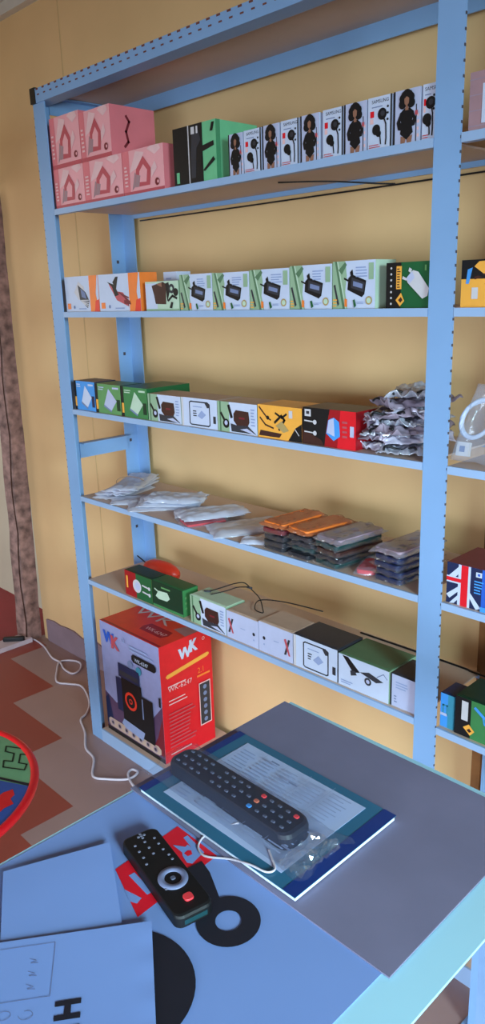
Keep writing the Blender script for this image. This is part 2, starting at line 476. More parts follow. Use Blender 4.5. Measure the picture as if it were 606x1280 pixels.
# --- earphone boxes
def draw_woman(F):
    F.rect(0, 0, 1, 1, 'lilac'); F.rect(0, 0, .07, 1, 'black'); F.rect(.84, .0, .88, .7, 'charcoal'); F.bars(.9, .1, .98, .6, 4, 'pink_pale')
    F.poly([(.30,.01),(.46,.01),(.50,.12),(.30,.16)], 'skin'); F.poly([(.54,.01),(.70,.01),(.74,.16),(.52,.12)], 'skin')      # legs
    F.poly([(.28,.20),(.52,.08),(.76,.20),(.70,.36),(.78,.58),(.62,.66),(.42,.66),(.26,.58),(.32,.36)], 'black')             # body
    F.poly([(.28,.60),(.14,.42),(.20,.28),(.40,.26),(.40,.34),(.28,.42),(.36,.54)], 'black'); F.poly([(.74,.60),(.88,.44),(.82,.32),(.64,.30),(.64,.36),(.76,.44),(.68,.56)], 'black')
    F.rect(.46, .62, .58, .72, 'skin')
    for a_, b_, q in ((.36,.74,.0085),(.68,.74,.0085),(.38,.84,.0085),(.66,.84,.0085),(.52,.90,.0095),(.44,.89,.008),(.60,.89,.008)): F.ell(a_, b_, q, 'black', 12)
    F.poly([(.44,.74),(.52,.69),(.60,.74),(.61,.83),(.52,.87),(.43,.83)], 'skin'); F.rect(.84, .50, .94, .58, 'pink_deep')
def draw_ear(F):
    F.rect(0, 0, 1, 1, 'white'); F.rect(.92, 0, 1, 1, 'charcoal')
    F.text('SAMSUNG', .16, .88, .0062, 'ink', stretch=.98)
    F.rect(.16, .80, .6, .82, 'ink_grey')
    F.rect(.10, .62, .26, .74, 'red'); F.rect(.10, .50, .24, .60, 'pink_pale')
    F.ell(.60, .66, .0105, 'black'); F.ell(.62, .67, .005, 'charcoal'); F.ell(.36, .38, .0095, 'black'); F.ell(.46, .30, .006, 'black')
    F.line([(.66,.6),(.76,.46),(.78,.2),(.76,.08)], .0028, 'black'); F.line([(.40,.36),(.52,.28),(.56,.1)], .0025, 'black')
    for t in (.78, .66, .54): F.ell(.84, t, .0022, 'black')
    F.bars(.08, .04, .62, .12, 2, 'pink_deep')
ex = [(-1.394,-1.346),(-1.343,-1.288),(-1.285,-1.234),(-1.229,-1.177),(-1.173,-1.121),(-1.112,-1.058),(-1.057,-1.001),(-.998,-.941),(-.939,-.879),(-.875,-.845)]
word = ('first', 'second', 'third', 'fourth', 'fifth')
for i, (x0, x1) in enumerate(ex):
    if i % 2 == 0:
        carton('box printed with a woman in black, %s of its kind from the left' % word[i//2], 'box',
               'earphone boxes on the top shelf', x0, x1-.001, 1.811, .089+.0005*i, .035, 'white', 'white', 'off_white', draw_woman, name='earphone_box')
    else:
        carton('white box printed with black earphones, %s of its kind from the left' % word[i//2], 'box',
               'earphone boxes on the top shelf', x0, x1-.001, 1.811, .089+.0005*i, .035, 'white', 'white', 'off_white', draw_ear, name='earphone_box')
def draw_wood(F):
    for i in range(7): F.rect(0, .08+.13*i, .52, .10+.13*i, 'grey_pink' if i % 2 else 'mauve')
    F.rect(.14, .12, .34, .78, 'white')
    for i in range(7): F.rect(.2, .16+.085*i, .27, .2+.085*i, 'ink_pale')
carton('dusky pink box with white label right of the middle post', 'box', None,
       -.78, -.60, 1.811, .094, .18, 'grey_pink', 'mauve', 'grey_pink', draw_wood, name='gift_box')

# --- second shelf
def draw_cable_box(kind):
    def d(F):
        F.rect(0, 0, .74, 1, 'white'); F.poly([(.74,0),(.98,0),(.92,.5),(.98,1),(.74,1)], 'orange'); F.poly([(.86,0),(1,0),(1,.34),(.9,.3)], 'red_orange')
        if kind:
            F.poly([(.26,.74),(.36,.72),(.40,.55),(.60,.50),(.74,.22),(.70,.14),(.44,.30)], 'pink_deep')
            F.poly([(.22,.80),(.38,.72),(.36,.78),(.44,.92),(.50,.92),(.44,.60),(.50,.44),(.40,.40),(.34,.66)], 'black')
            for k in range(4): F.line([(.5+.06*k,.5-.05*k),(.72,.36-.07*k)], .004, 'wine')
            F.poly([(.62,.2),(.78,.18),(.76,.28),(.62,.30)], 'wine')
        else:
            F.poly([(.28,.55),(.42,.86),(.58,.70),(.62,.36),(.40,.34)], 'off_white'); F.poly([(.40,.76),(.62,.55),(.72,.30),(.66,.10),(.44,.34)], 'charcoal')
            F.poly([(.48,.66),(.60,.54),(.64,.36),(.50,.42)], 'ink_grey')
            for k in range(4): F.line([(.46+.03*k,.32-.03*k),(.70,.32-.06*k)], .003, 'off_white')
        F.rect(.05, .08, .15, .24, 'orange'); F.ell(.26, .13, .005, 'ink_grey'); F.rect(.4, .07, .62, .10, 'ink_pale')
    return d
carton('white and orange cable box with grey flat plug picture, left end of second shelf', 'box', 'white and orange boxes', -2.146, -1.967, 1.513, .103, .06,
       'white', 'orange', 'white', draw_cable_box(0), name='cable_box')
carton('white and orange cable box with dark red cable picture, second shelf', 'box', 'white and orange boxes', -1.964, -1.765, 1.513, .103, .06,
       'white', 'orange', 'white', draw_cable_box(1), name='cable_box')
carton('plain white upright box behind the brown plug box on second shelf', 'box', None, -1.757, -1.70, 1.513, .102, .05, 'white', 'white', 'white', y0=1.40, name='gift_box',
       draw=lambda F: F.bars(.2, .5, .7, .9, 4, 'ink_pale'))
def draw_plug_brown(F):
    F.rect(0, 0, 1, 1, 'sage_pale'); F.rect(0, .06, .35, .94, 'white'); F.rect(.0, .0, 1, .07, 'sage')
    F.poly([(.20,.86),(.55,.98),(.64,.90),(.62,.22),(.30,.24),(.26,.55)], 'brown'); F.poly([(.62,.92),(.72,.96),(.76,.70),(.66,.30)], 'black')
    F.ell(.80, .74, .012, 'charcoal'); F.ell(.92, .62, .010, 'black'); F.line([(.70,.35),(.82,.5),(.94,.42)], .006, 'black'); F.ell(.80, .74, .005, 'sage_pale')
    F.poly([(.72,.1),(.78,.3),(.84,.28),(.80,.08)], 'black'); F.poly([(.36,.9),(.52,.96),(.52,.8)], 'skin')
carton('short pale green box with a brown plug picture, left of the sage charger row', 'box', None, -1.740, -1.600, 1.513, .076, .06,
       'sage_pale', 'sage', 'sage_pale', draw_plug_brown)
def draw_sage(F):
    F.rect(0, 0, 1, 1, 'white'); F.poly([(0,0),(.36,0),(.30,.35),(.34,.7),(.30,1),(0,1)], 'sage')
    F.poly([(.05,1),(.12,1),(.32,0),(.24,0)], 'sage_dark'); F.poly([(.10,1),(.13,1),(.33,0),(.30,0)], 'sage_pale')
    F.poly([(.14,.82),(.30,.98),(.34,.92),(.22,.72)], 'sage_dark'); F.poly([(.02,.5),(.06,.52),(.16,.1),(.12,.06)], 'charcoal')
    F.poly([(.38,.64),(.46,.72),(.80,.58),(.76,.30),(.70,.24),(.36,.40)], 'black'); F.poly([(.46,.66),(.77,.54),(.74,.34),(.44,.44)], 'charcoal')
    F.poly([(.50,.58),(.72,.51),(.71,.42),(.49,.48)], 'ink_grey')
    F.poly([(.28,.66),(.40,.60),(.40,.56),(.28,.62)], 'black'); F.poly([(.42,.76),(.48,.82),(.50,.70),(.44,.68)], 'black')
    F.rect(.86, .60, .97, .94, 'sage'); F.bars(.56, .66, .84, .9, 4, 'ink_pale'); F.ell(.87, .17, .0085, 'gold'); F.ell(.87, .17, .0055, 'sage_pale')
    F.poly([(.30,.22),(.36,.20),(.36,.04),(.30,.05)], 'orange'); F.poly([(.50,.18),(.54,.20),(.58,.06),(.53,.02)], 'green'); F.bars(.02, .05, .12, .24, 3, 'amber')
    F.bars(.60, .1, .78, .16, 2, 'ink_pale')
gx = [(-1.594,-1.469),(-1.467,-1.339),(-1.336,-1.211),(-1.208,-1.088),(-1.085,-.975)]
for i, (x0, x1) in enumerate(gx):
    carton('sage charger box with black adapter picture, %s of five on second shelf' % word[i], 'box', 'sage charger boxes on the second shelf',
           x0, x1, 1.513, (.089, .088, .090, .093, .096)[i], .07, 'white', 'sage_pale', 'sage_pale', draw_sage)
def draw_dark_green(F):
    F.rect(0, 0, .34, 1, 'black')
    for k in range(7): F.ell(.12, .1+.13*k, .0022, 'off_white')
    F.rect(.24, .42, .36, .92, 'amber'); F.bars(.26, .45, .34, .9, 8, 'brown'); F.poly([(.34,.04),(.44,.16),(.36,.34),(.24,.18)], 'amber'); F.poly([(.35,.12),(.40,.18),(.36,.25),(.30,.18)], 'brown')
    F.poly([(.48,.66),(.62,.82),(.74,.78),(.98,.42),(.95,.26),(.84,.20),(.50,.56)], 'off_white'); F.poly([(.48,.66),(.60,.80),(.66,.66),(.54,.52)], 'lilac')
    F.poly([(.40,.70),(.50,.64),(.48,.60),(.38,.64)], 'off_white'); F.poly([(.54,.88),(.60,.84),(.58,.76),(.52,.80)], 'off_white')
    F.rect(.88, .80, .92, .92, 'green_leaf')
carton('dark green box with white plug picture, left of the middle post', 'box', None, -.948, -.845, 1.513, .087, .07,
       'green', 'dark_green', 'dark_green', draw_dark_green)
def draw_amber(F):
    F.rect(0, .6, .5, 1, 'black'); F.poly([(.16,.86),(.22,.96),(.7,1),(1,.9),(1,.5),(.4,.55)], 'amber')
    F.poly([(.08,.8),(.14,.84),(.10,.5),(.06,.5)], 'sky'); F.line([(.18,.62),(.35,.70),(.6,.56),(.8,.66)], .005, 'brown'); F.line([(.2,.7),(.4,.58),(.7,.72)], .004, 'black')
    F.rect(.14, .18, .22, .42, 'off_white'); F.poly([(.3,.5),(.42,.4),(.5,.1),(.44,.08)], 'brown')
carton('black and amber box right of the middle post on second shelf', 'box', None, -.780, -.62, 1.513, .084, .10, 'amber', 'black', 'black', draw_amber)

# --- third shelf
def draw_slab(back, plate, tape):
    def d(F):
        F.rect(0, 0, .10, 1, 'black'); F.rect(.02, .12, .10, .45, 'amber'); F.poly([(.34,.30),(.62,.12),(.84,.46),(.54,.86)], plate)
        F.poly([(.34,.30),(.62,.12),(.62,.06),(.32,.24)], 'ink_grey'); F.rect(.84, .14, .97, .52, tape); F.rect(.7, .86, .94, .92, plate)
        F.bars(.14, .8, .4, .94, 2, plate)
    return d
carton('bright blue box with a white power bank, left end of third shelf', 'box', None, -2.146, -2.031, 1.211, .091, .08, 'sky', 'navy', 'navy', draw_slab('sky', 'white', 'navy'))
carton('light green box with a pale slab picture, second on the third shelf', 'box', None, -2.028, -1.895, 1.211, .089, .08, 'green_leaf', 'dark_green', 'green_mid', draw_slab('green', 'lilac', 'dark_green'))
carton('deep green box with a pale slab picture, third on the third shelf', 'box', None, -1.892, -1.766, 1.211, .088, .16, 'green_mid', 'green', 'green', draw_slab('green', 'sage_pale', 'dark_green'))
def draw_brown_adapter(F):
    F.rect(0, 0, 1, 1, 'white'); F.rect(0, 0, .30, 1, 'sage'); F.rect(.05, 0, .09, 1, 'sage_dark')
    F.poly([(.06,.6),(.10,.66),(.22,.36),(.18,.3)], 'black'); F.poly([(.26,.9),(.32,.92),(.4,.5),(.34,.46)], 'black'); F.ell(.22, .28, .012, 'black'); F.ell(.22, .3, .006, 'lilac')
    F.poly([(.42,.64),(.48,.76),(.80,.74),(.82,.40),(.78,.28),(.50,.26),(.42,.40)], 'brown'); F.poly([(.5,.26),(.78,.28),(.98,.04),(.36,.04),(.34,.3)], 'charcoal')
    F.rect(.56, .48, .70, .54, 'wine'); F.poly([(.58,.14),(.9,.04),(.96,.04),(.76,.2)], 'lilac')
    F.bars(.86, .3, .96, .9, 6, 'ink_pale')
def draw_phone(F):
    F.rect(0, 0, 1, 1, 'white'); F.rect(0, 0, .06, 1, 'off_white')
    F.line([(.24,.12),(.24,.84),(.28,.88),(.74,.88),(.8,.82),(.8,.12),(.76,.08),(.28,.08)], .0035, 'ink', closed=True)
    F.poly([(.46,.40),(.58,.30),(.70,.46),(.58,.60)], 'ink_pale'); F.poly([(.66,.88),(.74,.7),(.8,.72),(.8,.86)], 'charcoal'); F.bars(.34, .38, .44, .62, 3, 'ink')
    F.rect(.90, .2, .97, .45, 'charcoal'); F.rect(.34, .70, .6, .73, 'ink_pale')
carton('box with brown adapter picture right of the green boxes, third shelf', 'box', 'brown adapter boxes on the third shelf', -1.762, -1.616, 1.211, .076, .09, 'white', 'sage', 'tan', draw_brown_adapter)
carton('white box with a phone outline, middle of third shelf', 'box', None, -1.613, -1.470, 1.211, .077, .09, 'white', 'off_white', 'tan', draw_phone)
carton('box with brown adapter picture left of the amber box, third shelf', 'box', 'brown adapter boxes on the third shelf', -1.467, -1.324, 1.211, .077, .09, 'white', 'sage', 'tan', draw_brown_adapter)
def draw_amber2(F):
    F.rect(0, 0, 1, 1, 'amber'); F.poly([(.02,.05),(.5,.05),(.56,.18),(.06,.22)], 'brown'); F.poly([(.7,0),(1,0),(1,.55),(.86,.4)], 'black')
    F.line([(.04,.92),(.22,.62),(.3,.56)], .004, 'brown'); F.line([(.06,.6),(.18,.4),(.36,.32)], .004, 'brown'); F.line([(.4,.5),(.55,.72),(.62,.6),(.5,.3)], .006, 'black')
    F.line([(.42,.78),(.56,.66),(.66,.78)], .005, 'black'); F.ell(.24, .62, .005, 'black'); F.poly([(.42,.4),(.6,.22),(.72,.3),(.56,.56)], 'gold'); F.rect(.72, .68, .80, .9, 'off_white'); F.line([(.86,.36),(.94,.2)], .002, 'off_white')
carton('amber and black box printed with looping black cables, third shelf', 'box', None, -1.321, -1.177, 1.211, .080, .09, 'amber', 'black', 'amber', draw_amber2)
def draw_black_red(F):
    F.rect(0, 0, .5, 1, 'black'); F.poly([(.42,0),(1,0),(1,1),(.52,1),(.46,.5)], 'red_dark'); F.poly([(.66,0),(1,0),(1,1),(.72,1)], 'red')
    F.poly([(.0,.0),(.42,.0),(.36,.16),(.0,.4)], 'brown'); F.rect(.04, .76, .16, .95, 'off_white'); F.rect(.07, .82, .13, .90, 'charcoal')
    for t in (.34, .64): F.line([(.04,t),(.26,t-.02)], .0028, 'off_white'); F.ell(.24, t-.02, .0055, 'off_white')
    F.poly([(.46,.36),(.50,.72),(.60,.80),(.70,.70),(.72,.32),(.60,.18)], 'sky'); F.poly([(.47,.38),(.51,.72),(.60,.78),(.62,.30)], 'lilac')
    F.rect(.90, .34, .97, .62, 'lilac'); F.bars(.76, .3, .86, .8, 4, 'pink_deep')
carton('black and red box with white plug picture, beside the heap of silver bags', 'box', None, -1.174, -1.02, 1.211, .085, .09, 'black', 'red_dark', 'brown', draw_black_red)

# --- fourth shelf right bay
def draw_union(F):
    F.rect(0, 0, 1, 1, 'blue'); F.rect(0, 0, .30, 1, 'navy')
    F.poly([(0,.62),(.12,1),(.17,1),(.04,.55)], 'white'); F.poly([(.0,.2),(.12,.5),(.14,.44),(.03,.12)], 'white'); F.poly([(.16,.42),(.18,.46),(.30,.06),(.26,0)], 'white'); F.poly([(.03,0),(.12,.30),(.14,.26),(.07,.02)], 'white')
    F.rect(.10, 0, .205, 1, 'white'); F.rect(0, .52, .205, .68, 'white'); F.rect(.125, 0, .185, 1, 'red'); F.rect(0, .56, .185, .65, 'red')
    F.rect(.25, .80, .30, .92, 'white'); F.rect(.265, .83, .285, .89, 'blue'); F.bars(.24, .4, .32, .75, 5, 'sky')
    F.rect(.36, .22, .9, .88, 'tan')
    for k in range(3): F.line([(.36,.78-.17*k),(.56,.72-.17*k)], .006, 'wine'); F.ell(.58, .74-.2*k, .009, 'brown')
    F.rect(.30, 0, 1, .12, 'sky')
carton('blue box with a british flag print, right of the middle post on fourth shelf', 'box', None, -.782, -.52, .922, .088, .12, 'blue', 'navy', 'wine', draw_union, name='cable_box')

# --- lowest shelf
def draw_red_green(F):
    F.rect(0, 0, .42, 1, 'red_dark'); F.rect(.42, 0, 1, 1, 'green'); F.ell(.45, .5, .022, 'off_white'); F.ell(.47, .5, .014, 'lilac')
    for t in (.36, .62): F.line([(.66,t),(.92,t-.04)], .005, 'off_white'); F.ell(.9, t-.04, .006, 'off_white')
    F.rect(.06, .3, .12, .8, 'amber')
carton('red and green box with round white charger, left end of lowest loaded shelf', 'box', None, -1.945, -1.803, .628, .083, .06, 'red_dark', 'green', 'dark_green', draw_red_green, lid='dark_green')
def draw_green2(F):
    F.rect(0, 0, 1, 1, 'dark_green'); F.poly([(.1,.42),(.2,.66),(.5,.70),(.58,.5),(.48,.36),(.2,.34)], 'sage_pale'); F.line([(.08,.7),(.2,.62)], .004, 'sage_pale'); F.rect(.3, .8, .6, .86, 'green_leaf'); F.rect(0, 0, 1, .1, 'green_mid')
def side_green(F):
    for t in (.3, .5, .7): F.ell(.2, t, .004, 'green_leaf')
carton('dark green box with white plug picture, lowest loaded shelf', 'box', None, -1.800, -1.655, .628, .084, .06, 'dark_green', 'green_mid', 'green', draw_green2, lid='green', sidedraw=side_green)
carton('box with brown adapter picture beside the thin black wires, lowest loaded shelf', 'box', None, -1.620, -1.468, .628, .084, .075, 'white', 'sage', 'sage_pale', draw_brown_adapter, lid='sage_pale')
def draw_x(sx):
    def d(F):
        F.rect(0, 0, 1, 1, 'lilac')
        c = sx
        F.poly([(c-.09,.2),(c-.03,.2),(c+.09,.74),(c+.03,.74)], 'charcoal'); F.poly([(c-.09,.70),(c-.03,.74),(c+.09,.2),(c+.04,.2)], 'pink_deep')
        F.ell(1-c, .48, .005, 'ink'); F.rect(.45, .5, .6, .53, 'ink_pale'); F.rect(1-c-.02, .24, 1-c+.02, .3, 'ink_pale')
    return d
carton('white box with a dark X mark at its left end, lowest loaded shelf', 'box', 'white boxes with an X', -1.465, -1.340, .628, .080, .09, 'lilac', 'lilac', 'tan', draw_x(.14), lid='tan')
carton('white box with a dark X mark at its right end, lowest loaded shelf', 'box', 'white boxes with an X', -1.338, -1.216, .628, .085, .09, 'lilac', 'lilac', 'tan', draw_x(.84), lid='tan')
carton('white box with a phone outline and dark lid, lowest loaded shelf', 'box', None, -1.213, -1.070, .628, .086, .10, 'white', 'charcoal', 'charcoal', draw_phone, lid='charcoal')
def draw_hub(F):
    F.rect(0, 0, 1, 1, 'white'); F.poly([(.08,.98),(.20,.98),(.44,.62),(.30,.54)], 'black'); F.poly([(.24,.58),(.34,.62),(.38,.50),(.26,.42)], 'charcoal'); F.poly([(.44,.64),(.62,.74),(.90,.60),(.76,.5)], 'charcoal')
    F.ell(.60, .44, .010, 'charcoal'); F.ell(.60, .44, .005, 'lilac'); F.line([(.78,.7),(.9,.86),(.97,.74)], .002, 'ink_grey'); F.bars(.06, .1, .3, .24, 2, 'ink_pale')
carton('white box with black adapter picture and sage green lid, lowest loaded shelf', 'box', None, -1.066, -.919, .628, .082, .11, 'white', 'sage', 'sage_dark', draw_hub, lid='sage_dark')
def draw_plain(F):
    F.rect(0, 0, 1, 1, 'lilac'); F.rect(0, 0, .05, 1, 'charcoal'); F.bars(.14, .14, .28, .4, 3, 'ink_grey'); F.bars(.2, .6, .7, .85, 3, 'ink_pale')
carton('plain white box half behind the middle post, lowest loaded shelf', 'box', None, -.916, -.845, .628, .080, .09, 'lilac', 'charcoal', 'charcoal', draw_plain, y0=1.325, lid='charcoal')
def draw_teal(F):
    F.rect(0, 0, .55, 1, 'sky'); F.rect(.55, 0, 1, 1, 'teal'); F.line([(.2,.40),(.2,.66),(.5,.66),(.5,.40)], .004, 'teal', closed=True); F.rect(.0, .34, .5, .42, 'lilac')
carton('small teal and white box between the middle post and a green box', 'box', None, -.786, -.753, .628, .080, .06, 'teal', 'teal', 'navy', draw_teal, y0=1.326, lid='navy')
def draw_green3(F):
    F.rect(0, 0, .22, 1, 'black'); F.rect(.09, .42, .18, .92, 'off_white'); F.poly([(.12,.24),(.20,.36),(.28,.22),(.22,.08)], 'amber'); F.poly([(.17,.2),(.21,.26),(.24,.2),(.21,.15)], 'brown')
    F.poly([(.38,.64),(.46,.76),(.58,.78),(.96,.36),(.9,.14),(.8,.12),(.40,.5)], 'sky'); F.ell(.45, .62, .009, 'teal'); F.line([(.28,.84),(.4,.68)], .007, 'sky'); F.line([(.46,.9),(.5,.76)], .007, 'sky')
carton('large green box with pale blue plug picture, right end of lowest loaded shelf', 'box', None, -.748, -.58, .628, .090, .10, 'green_mid', 'dark_green', 'dark_green', draw_green3, lid='dark_green')

# --- big speaker carton on the floor shelf
wx0, wx1, wz, wh, wd = -2.138, -1.806, .05, .425, .222
m = MB(); w = wx1-wx0
m.box(-w/2, w/2, 0, wd, 0, wh, 'red', {'front': 'lilac', 'top': 'red_orange'})
F = Face(m, (-w/2, 0, 0), (w, 0, 0), (0, 0, wh))
F.rect(0, .28, 1, 1, 'carton_lilac'); F.poly([(0,0),(1,0),(1,.50),(.82,.34),(.5,.42),(.2,.3),(0,.36)], 'carton_plum'); F.poly([(.78,.05),(1,.06),(1,.42),(.9,.2)], 'wine')
F.poly([(0,.30),(.06,.34),(.14,.06),(0,.06)], 'navy')
F.rect(0, 0, 1, .035, 'black'); F.poly([(.06,.045),(.9,.045),(.94,.065),(.94,.105),(.9,.125),(.06,.125),(.03,.105),(.03,.065)], 'tan')
for k in range(7): F.ell(.10+.125*k, .085, .011, 'mauve'); F.ell(.10+.125*k, .085, .006, 'charcoal')
F.text('W', .07, .83, .044, 'blue', stretch=.9, bold=True); F.text('K', .21, .80, .050, 'pink_deep', stretch=1.0, bold=True); F.ring(.42, .92, .006, .009, 'ink_pale')
F.bars(.52, .86, .93, .92, 2, 'ink_pale'); F.poly([(.58,.77),(.92,.77),(.95,.79),(.95,.82),(.92,.84),(.58,.84),(.55,.82),(.55,.79)], 'black'); F.text('WK-6247', .60, .785, .013, 'white', stretch=1.0)
F.ell(.52, .735, .015, 'ink_grey'); F.ell(.66, .715, .015, 'teal')
F.rect(.24, .26, .44, .56, 'navy'); F.rect(.30, .58, .66, .70, 'navy'); F.rect(.32, .60, .64, .64, 'charcoal'); F.rect(.34, .16, .68, .58, 'black')          # subwoofer picture
F.rect(.66, .12, .86, .50, 'black'); F.rect(.68, .30, .70, .48, 'ink_grey'); F.poly([(.3,.15),(.34,.2),(.7,.18),(.66,.10),(.36,.12)], 'ink_pale')
F.k += 1
F.ell(.49, .40, .034, 'red_orange'); F.ell(.49, .40, .024, 'black'); F.ring(.49, .40, .006, .010, 'red_orange'); F.rect(.97, .5, 1, .58, 'black')
G = Face(m, (w/2, 0, 0), (0, wd, 0), (0, 0, wh))
G.text('W', .36, .825, .040, 'white', stretch=.85, bold=True); G.text('K', .58, .855, .044, 'white', stretch=.8, bold=True); G.ring(.84, .93, .004, .006, 'pink_pale')
G.poly([(.12,.715),(.9,.765),(.94,.78),(.93,.795),(.89,.80),(.12,.75),(.09,.735)], 'amber')
G.text('2.1', .70, .648, .020, 'orange', stretch=.9); G.rect(.68, .615, .94, .632, 'orange')
G.text('WK-6247', .12, .60, .017, 'pink_pale', stretch=1.05); G.rect(.12, .64, .46, .65, 'pink_pale')
G.bars(.12, .49, .55, .55, 2, 'pink_pale', .3); G.bars(.10, .12, .66, .44, 10, 'pink_deep', .35); G.rect(.1, .06, .5, .07, 'pink_pale')
G.rect(.70, .18, .93, .56, 'pink_pale'); G.rect(.715, .19, .915, .55, 'charcoal')
for k in range(6): G.ell(.815, .225+.058*k, .008, 'ink_grey')
T = Face(m, (-w/2, 0, wh), (w, 0, 0), (0, wd, 0))
T.poly([(.50,.22),(.84,.22),(.87,.34),(.84,.46),(.50,.46),(.47,.34)], 'red_dark'); T.text('WK-6247', .53, .28, .018, 'pink_pale'); T.text('WK', .08, .55, .05, 'off_white', stretch=1.6)
T.poly([(.78,.55),(1,.5),(1,1),(.9,1)], 'grey_pink')
o = m.build('speaker_carton', None, ((wx0+wx1)/2, 1.333, wz)); tag(o, 'large red and white speaker carton standing on the floor-level shelf', 'box')
l = MB(); l.box(-w/2+.003, w/2-.003, .003, .012, wh, wh+.001, 'red_dark'); l.build('lid_seam', o)

# ---------------------------------------------------------------- soft packs
from mathutils import noise as MN
def pouch_mesh(m, L, W, T, mat, wave=.002, seed=0, nx=16, ny=14, end=.35, z0=0.0, freq=34):
    """closed pillow-like crumpled packet lying flat: length along y, width along x"""
    sd = Vector((seed*3.17, seed*1.31, seed*.73)); topv = []; botv = []
    for j in range(ny+1):
        for i in range(nx+1):
            s = i/nx; t = j/ny; x = (s-.5)*W; y = (t-.5)*L
            e = (min(1, min(s, 1-s)/.16)*min(1, min(t, 1-t)/.12))**.6
            q = Vector((x*freq, y*freq*.8, 0)) + sd
            a = MN.noise(q); c = MN.noise(q*1.9 + Vector((9, 2, 4))); d = MN.noise(q*.8 + Vector((3, 30, 7)))
            fl = abs(d)*wave*end*3.2*max(0, abs(t-.5)-.30)/.2
            x += wave*.9*c; y += wave*1.6*a*(2*abs(t-.5))
            h = T*e*(1 + .25*a) + wave*.9*c*e
            topv.append((x, y, z0 + max(.0012, h) + fl + .0004)); botv.append((x, y, z0 + fl*.95 + .0002))
    n = (nx+1)*(ny+1); fs = []
    for j in range(ny):
        for i in range(nx):
            a = j*(nx+1)+i; fs.append((a, a+1, a+nx+2, a+nx+1)); fs.append((n+a, n+a+nx+1, n+a+nx+2, n+a+1))
    for i in range(nx):
        a = i; fs.append((n+a, n+a+1, a+1, a)); a = ny*(nx+1)+i; fs.append((a, a+1, n+a+1, n+a))
    for j in range(ny):
        a = j*(nx+1); fs.append((a, a+nx+1, n+a+nx+1, n+a)); a = j*(nx+1)+nx; fs.append((n+a, n+a+nx+1, a+nx+1, a))
    m.add(topv+botv, fs, mat, True)

def sleeve(label, x, y, z, rz, L=.19, W=.11, T=.006, card='white', cover='clear_sleeve', seed=0, wave=.0016, tilt=0, group=None, name='plastic_sleeve', cat='packet', ins='card_insert'):
    o = thing(name, label, cat, (x, y, z), R(rz), group); o.rotation_euler.x = R(tilt)
    c = MB(); c.prism(rrect(W*.80, L*.84, .008), .0012, max(.002, T*.6), card); c.build(ins, o)
    p = MB(); pouch_mesh(p, L, W, T, cover, wave*2.2, seed, nx=22, ny=22, end=.8, freq=40); p.build('film_wrap', o)
    return o
Z4 = .9225
# tied bundle of sleeves, far left
names = ('bottom', 'middle', 'top')
for k in range(3):
    sleeve('clear plastic sleeve, %s one of the tied bundle on fourth shelf' % names[k], -2.078+.010*k, 1.455+.004*k, Z4+.012+.0095*k, 20+7*k, .235, .105, .009,
           ('grey_pink', 'pink_pale', 'lilac')[k], seed=k, wave=.0022, group='tied sleeves on the fourth shelf')
b = MB(); b.tube([(.055*math.cos(a), 0, .0165+.0215*math.sin(a)) for a in [2*math.pi*i/24 for i in range(24)]], .0012, 'rubber_band', 6, True)
o = b.build('rubber_band', None, (-2.068, 1.459, Z4+.0125), (0, 0, R(27))); tag(o, 'thin rubber band around the bundle of clear sleeves', 'band')
sleeve('clear sleeve with a dusky card lying under the tied bundle', -2.07, 1.43, Z4, 14, .20, .11, .010, 'mauve', seed=11, group=None)
sleeve('flat clear sleeve with pale card sticking out right of the tied bundle', -1.945, 1.415, Z4, -42, .20, .11, .009, 'lilac', seed=12)
sleeve('white wrapped pack lying crosswise, upper of two in the loose white heap', -1.80, 1.435, Z4+.0225, -58, .19, .105, .014, 'white', seed=13, wave=.0034)
sleeve('white wrapped pack under the crosswise one in the loose white heap', -1.815, 1.425, Z4+.0115, -50, .20, .11, .009, 'white', seed=14)
sleeve('thin milky sleeve at the shelf edge below the loose white heap', -1.845, 1.405, Z4, -38, .20, .12, .010, 'grey_pink', seed=15)
sleeve('dark edged white pack behind the red pack on fourth shelf', -1.665, 1.45, Z4, -40, .21, .10, .012, 'charcoal', seed=16)
sleeve('flat red pack peeping out under a white wrapped pack at the shelf edge', -1.612, 1.378, Z4, -22, .14, .10, .012, 'red', 'clear_film', 17)
sleeve('white wrapped pack lying on the flat red pack', -1.612, 1.415, Z4+.0145, -26, .20, .105, .014, 'white', seed=18, wave=.002)
sleeve('tan tinted flat pack between white wrapped pack and the dark case stacks', -1.465, 1.415, Z4, -28, .22, .125, .014, 'tan', seed=19)
sleeve('small white pack at the shelf edge, just left of the dark case stacks', -1.352, 1.350, Z4, -55, .10, .05, .010, 'white', seed=20)

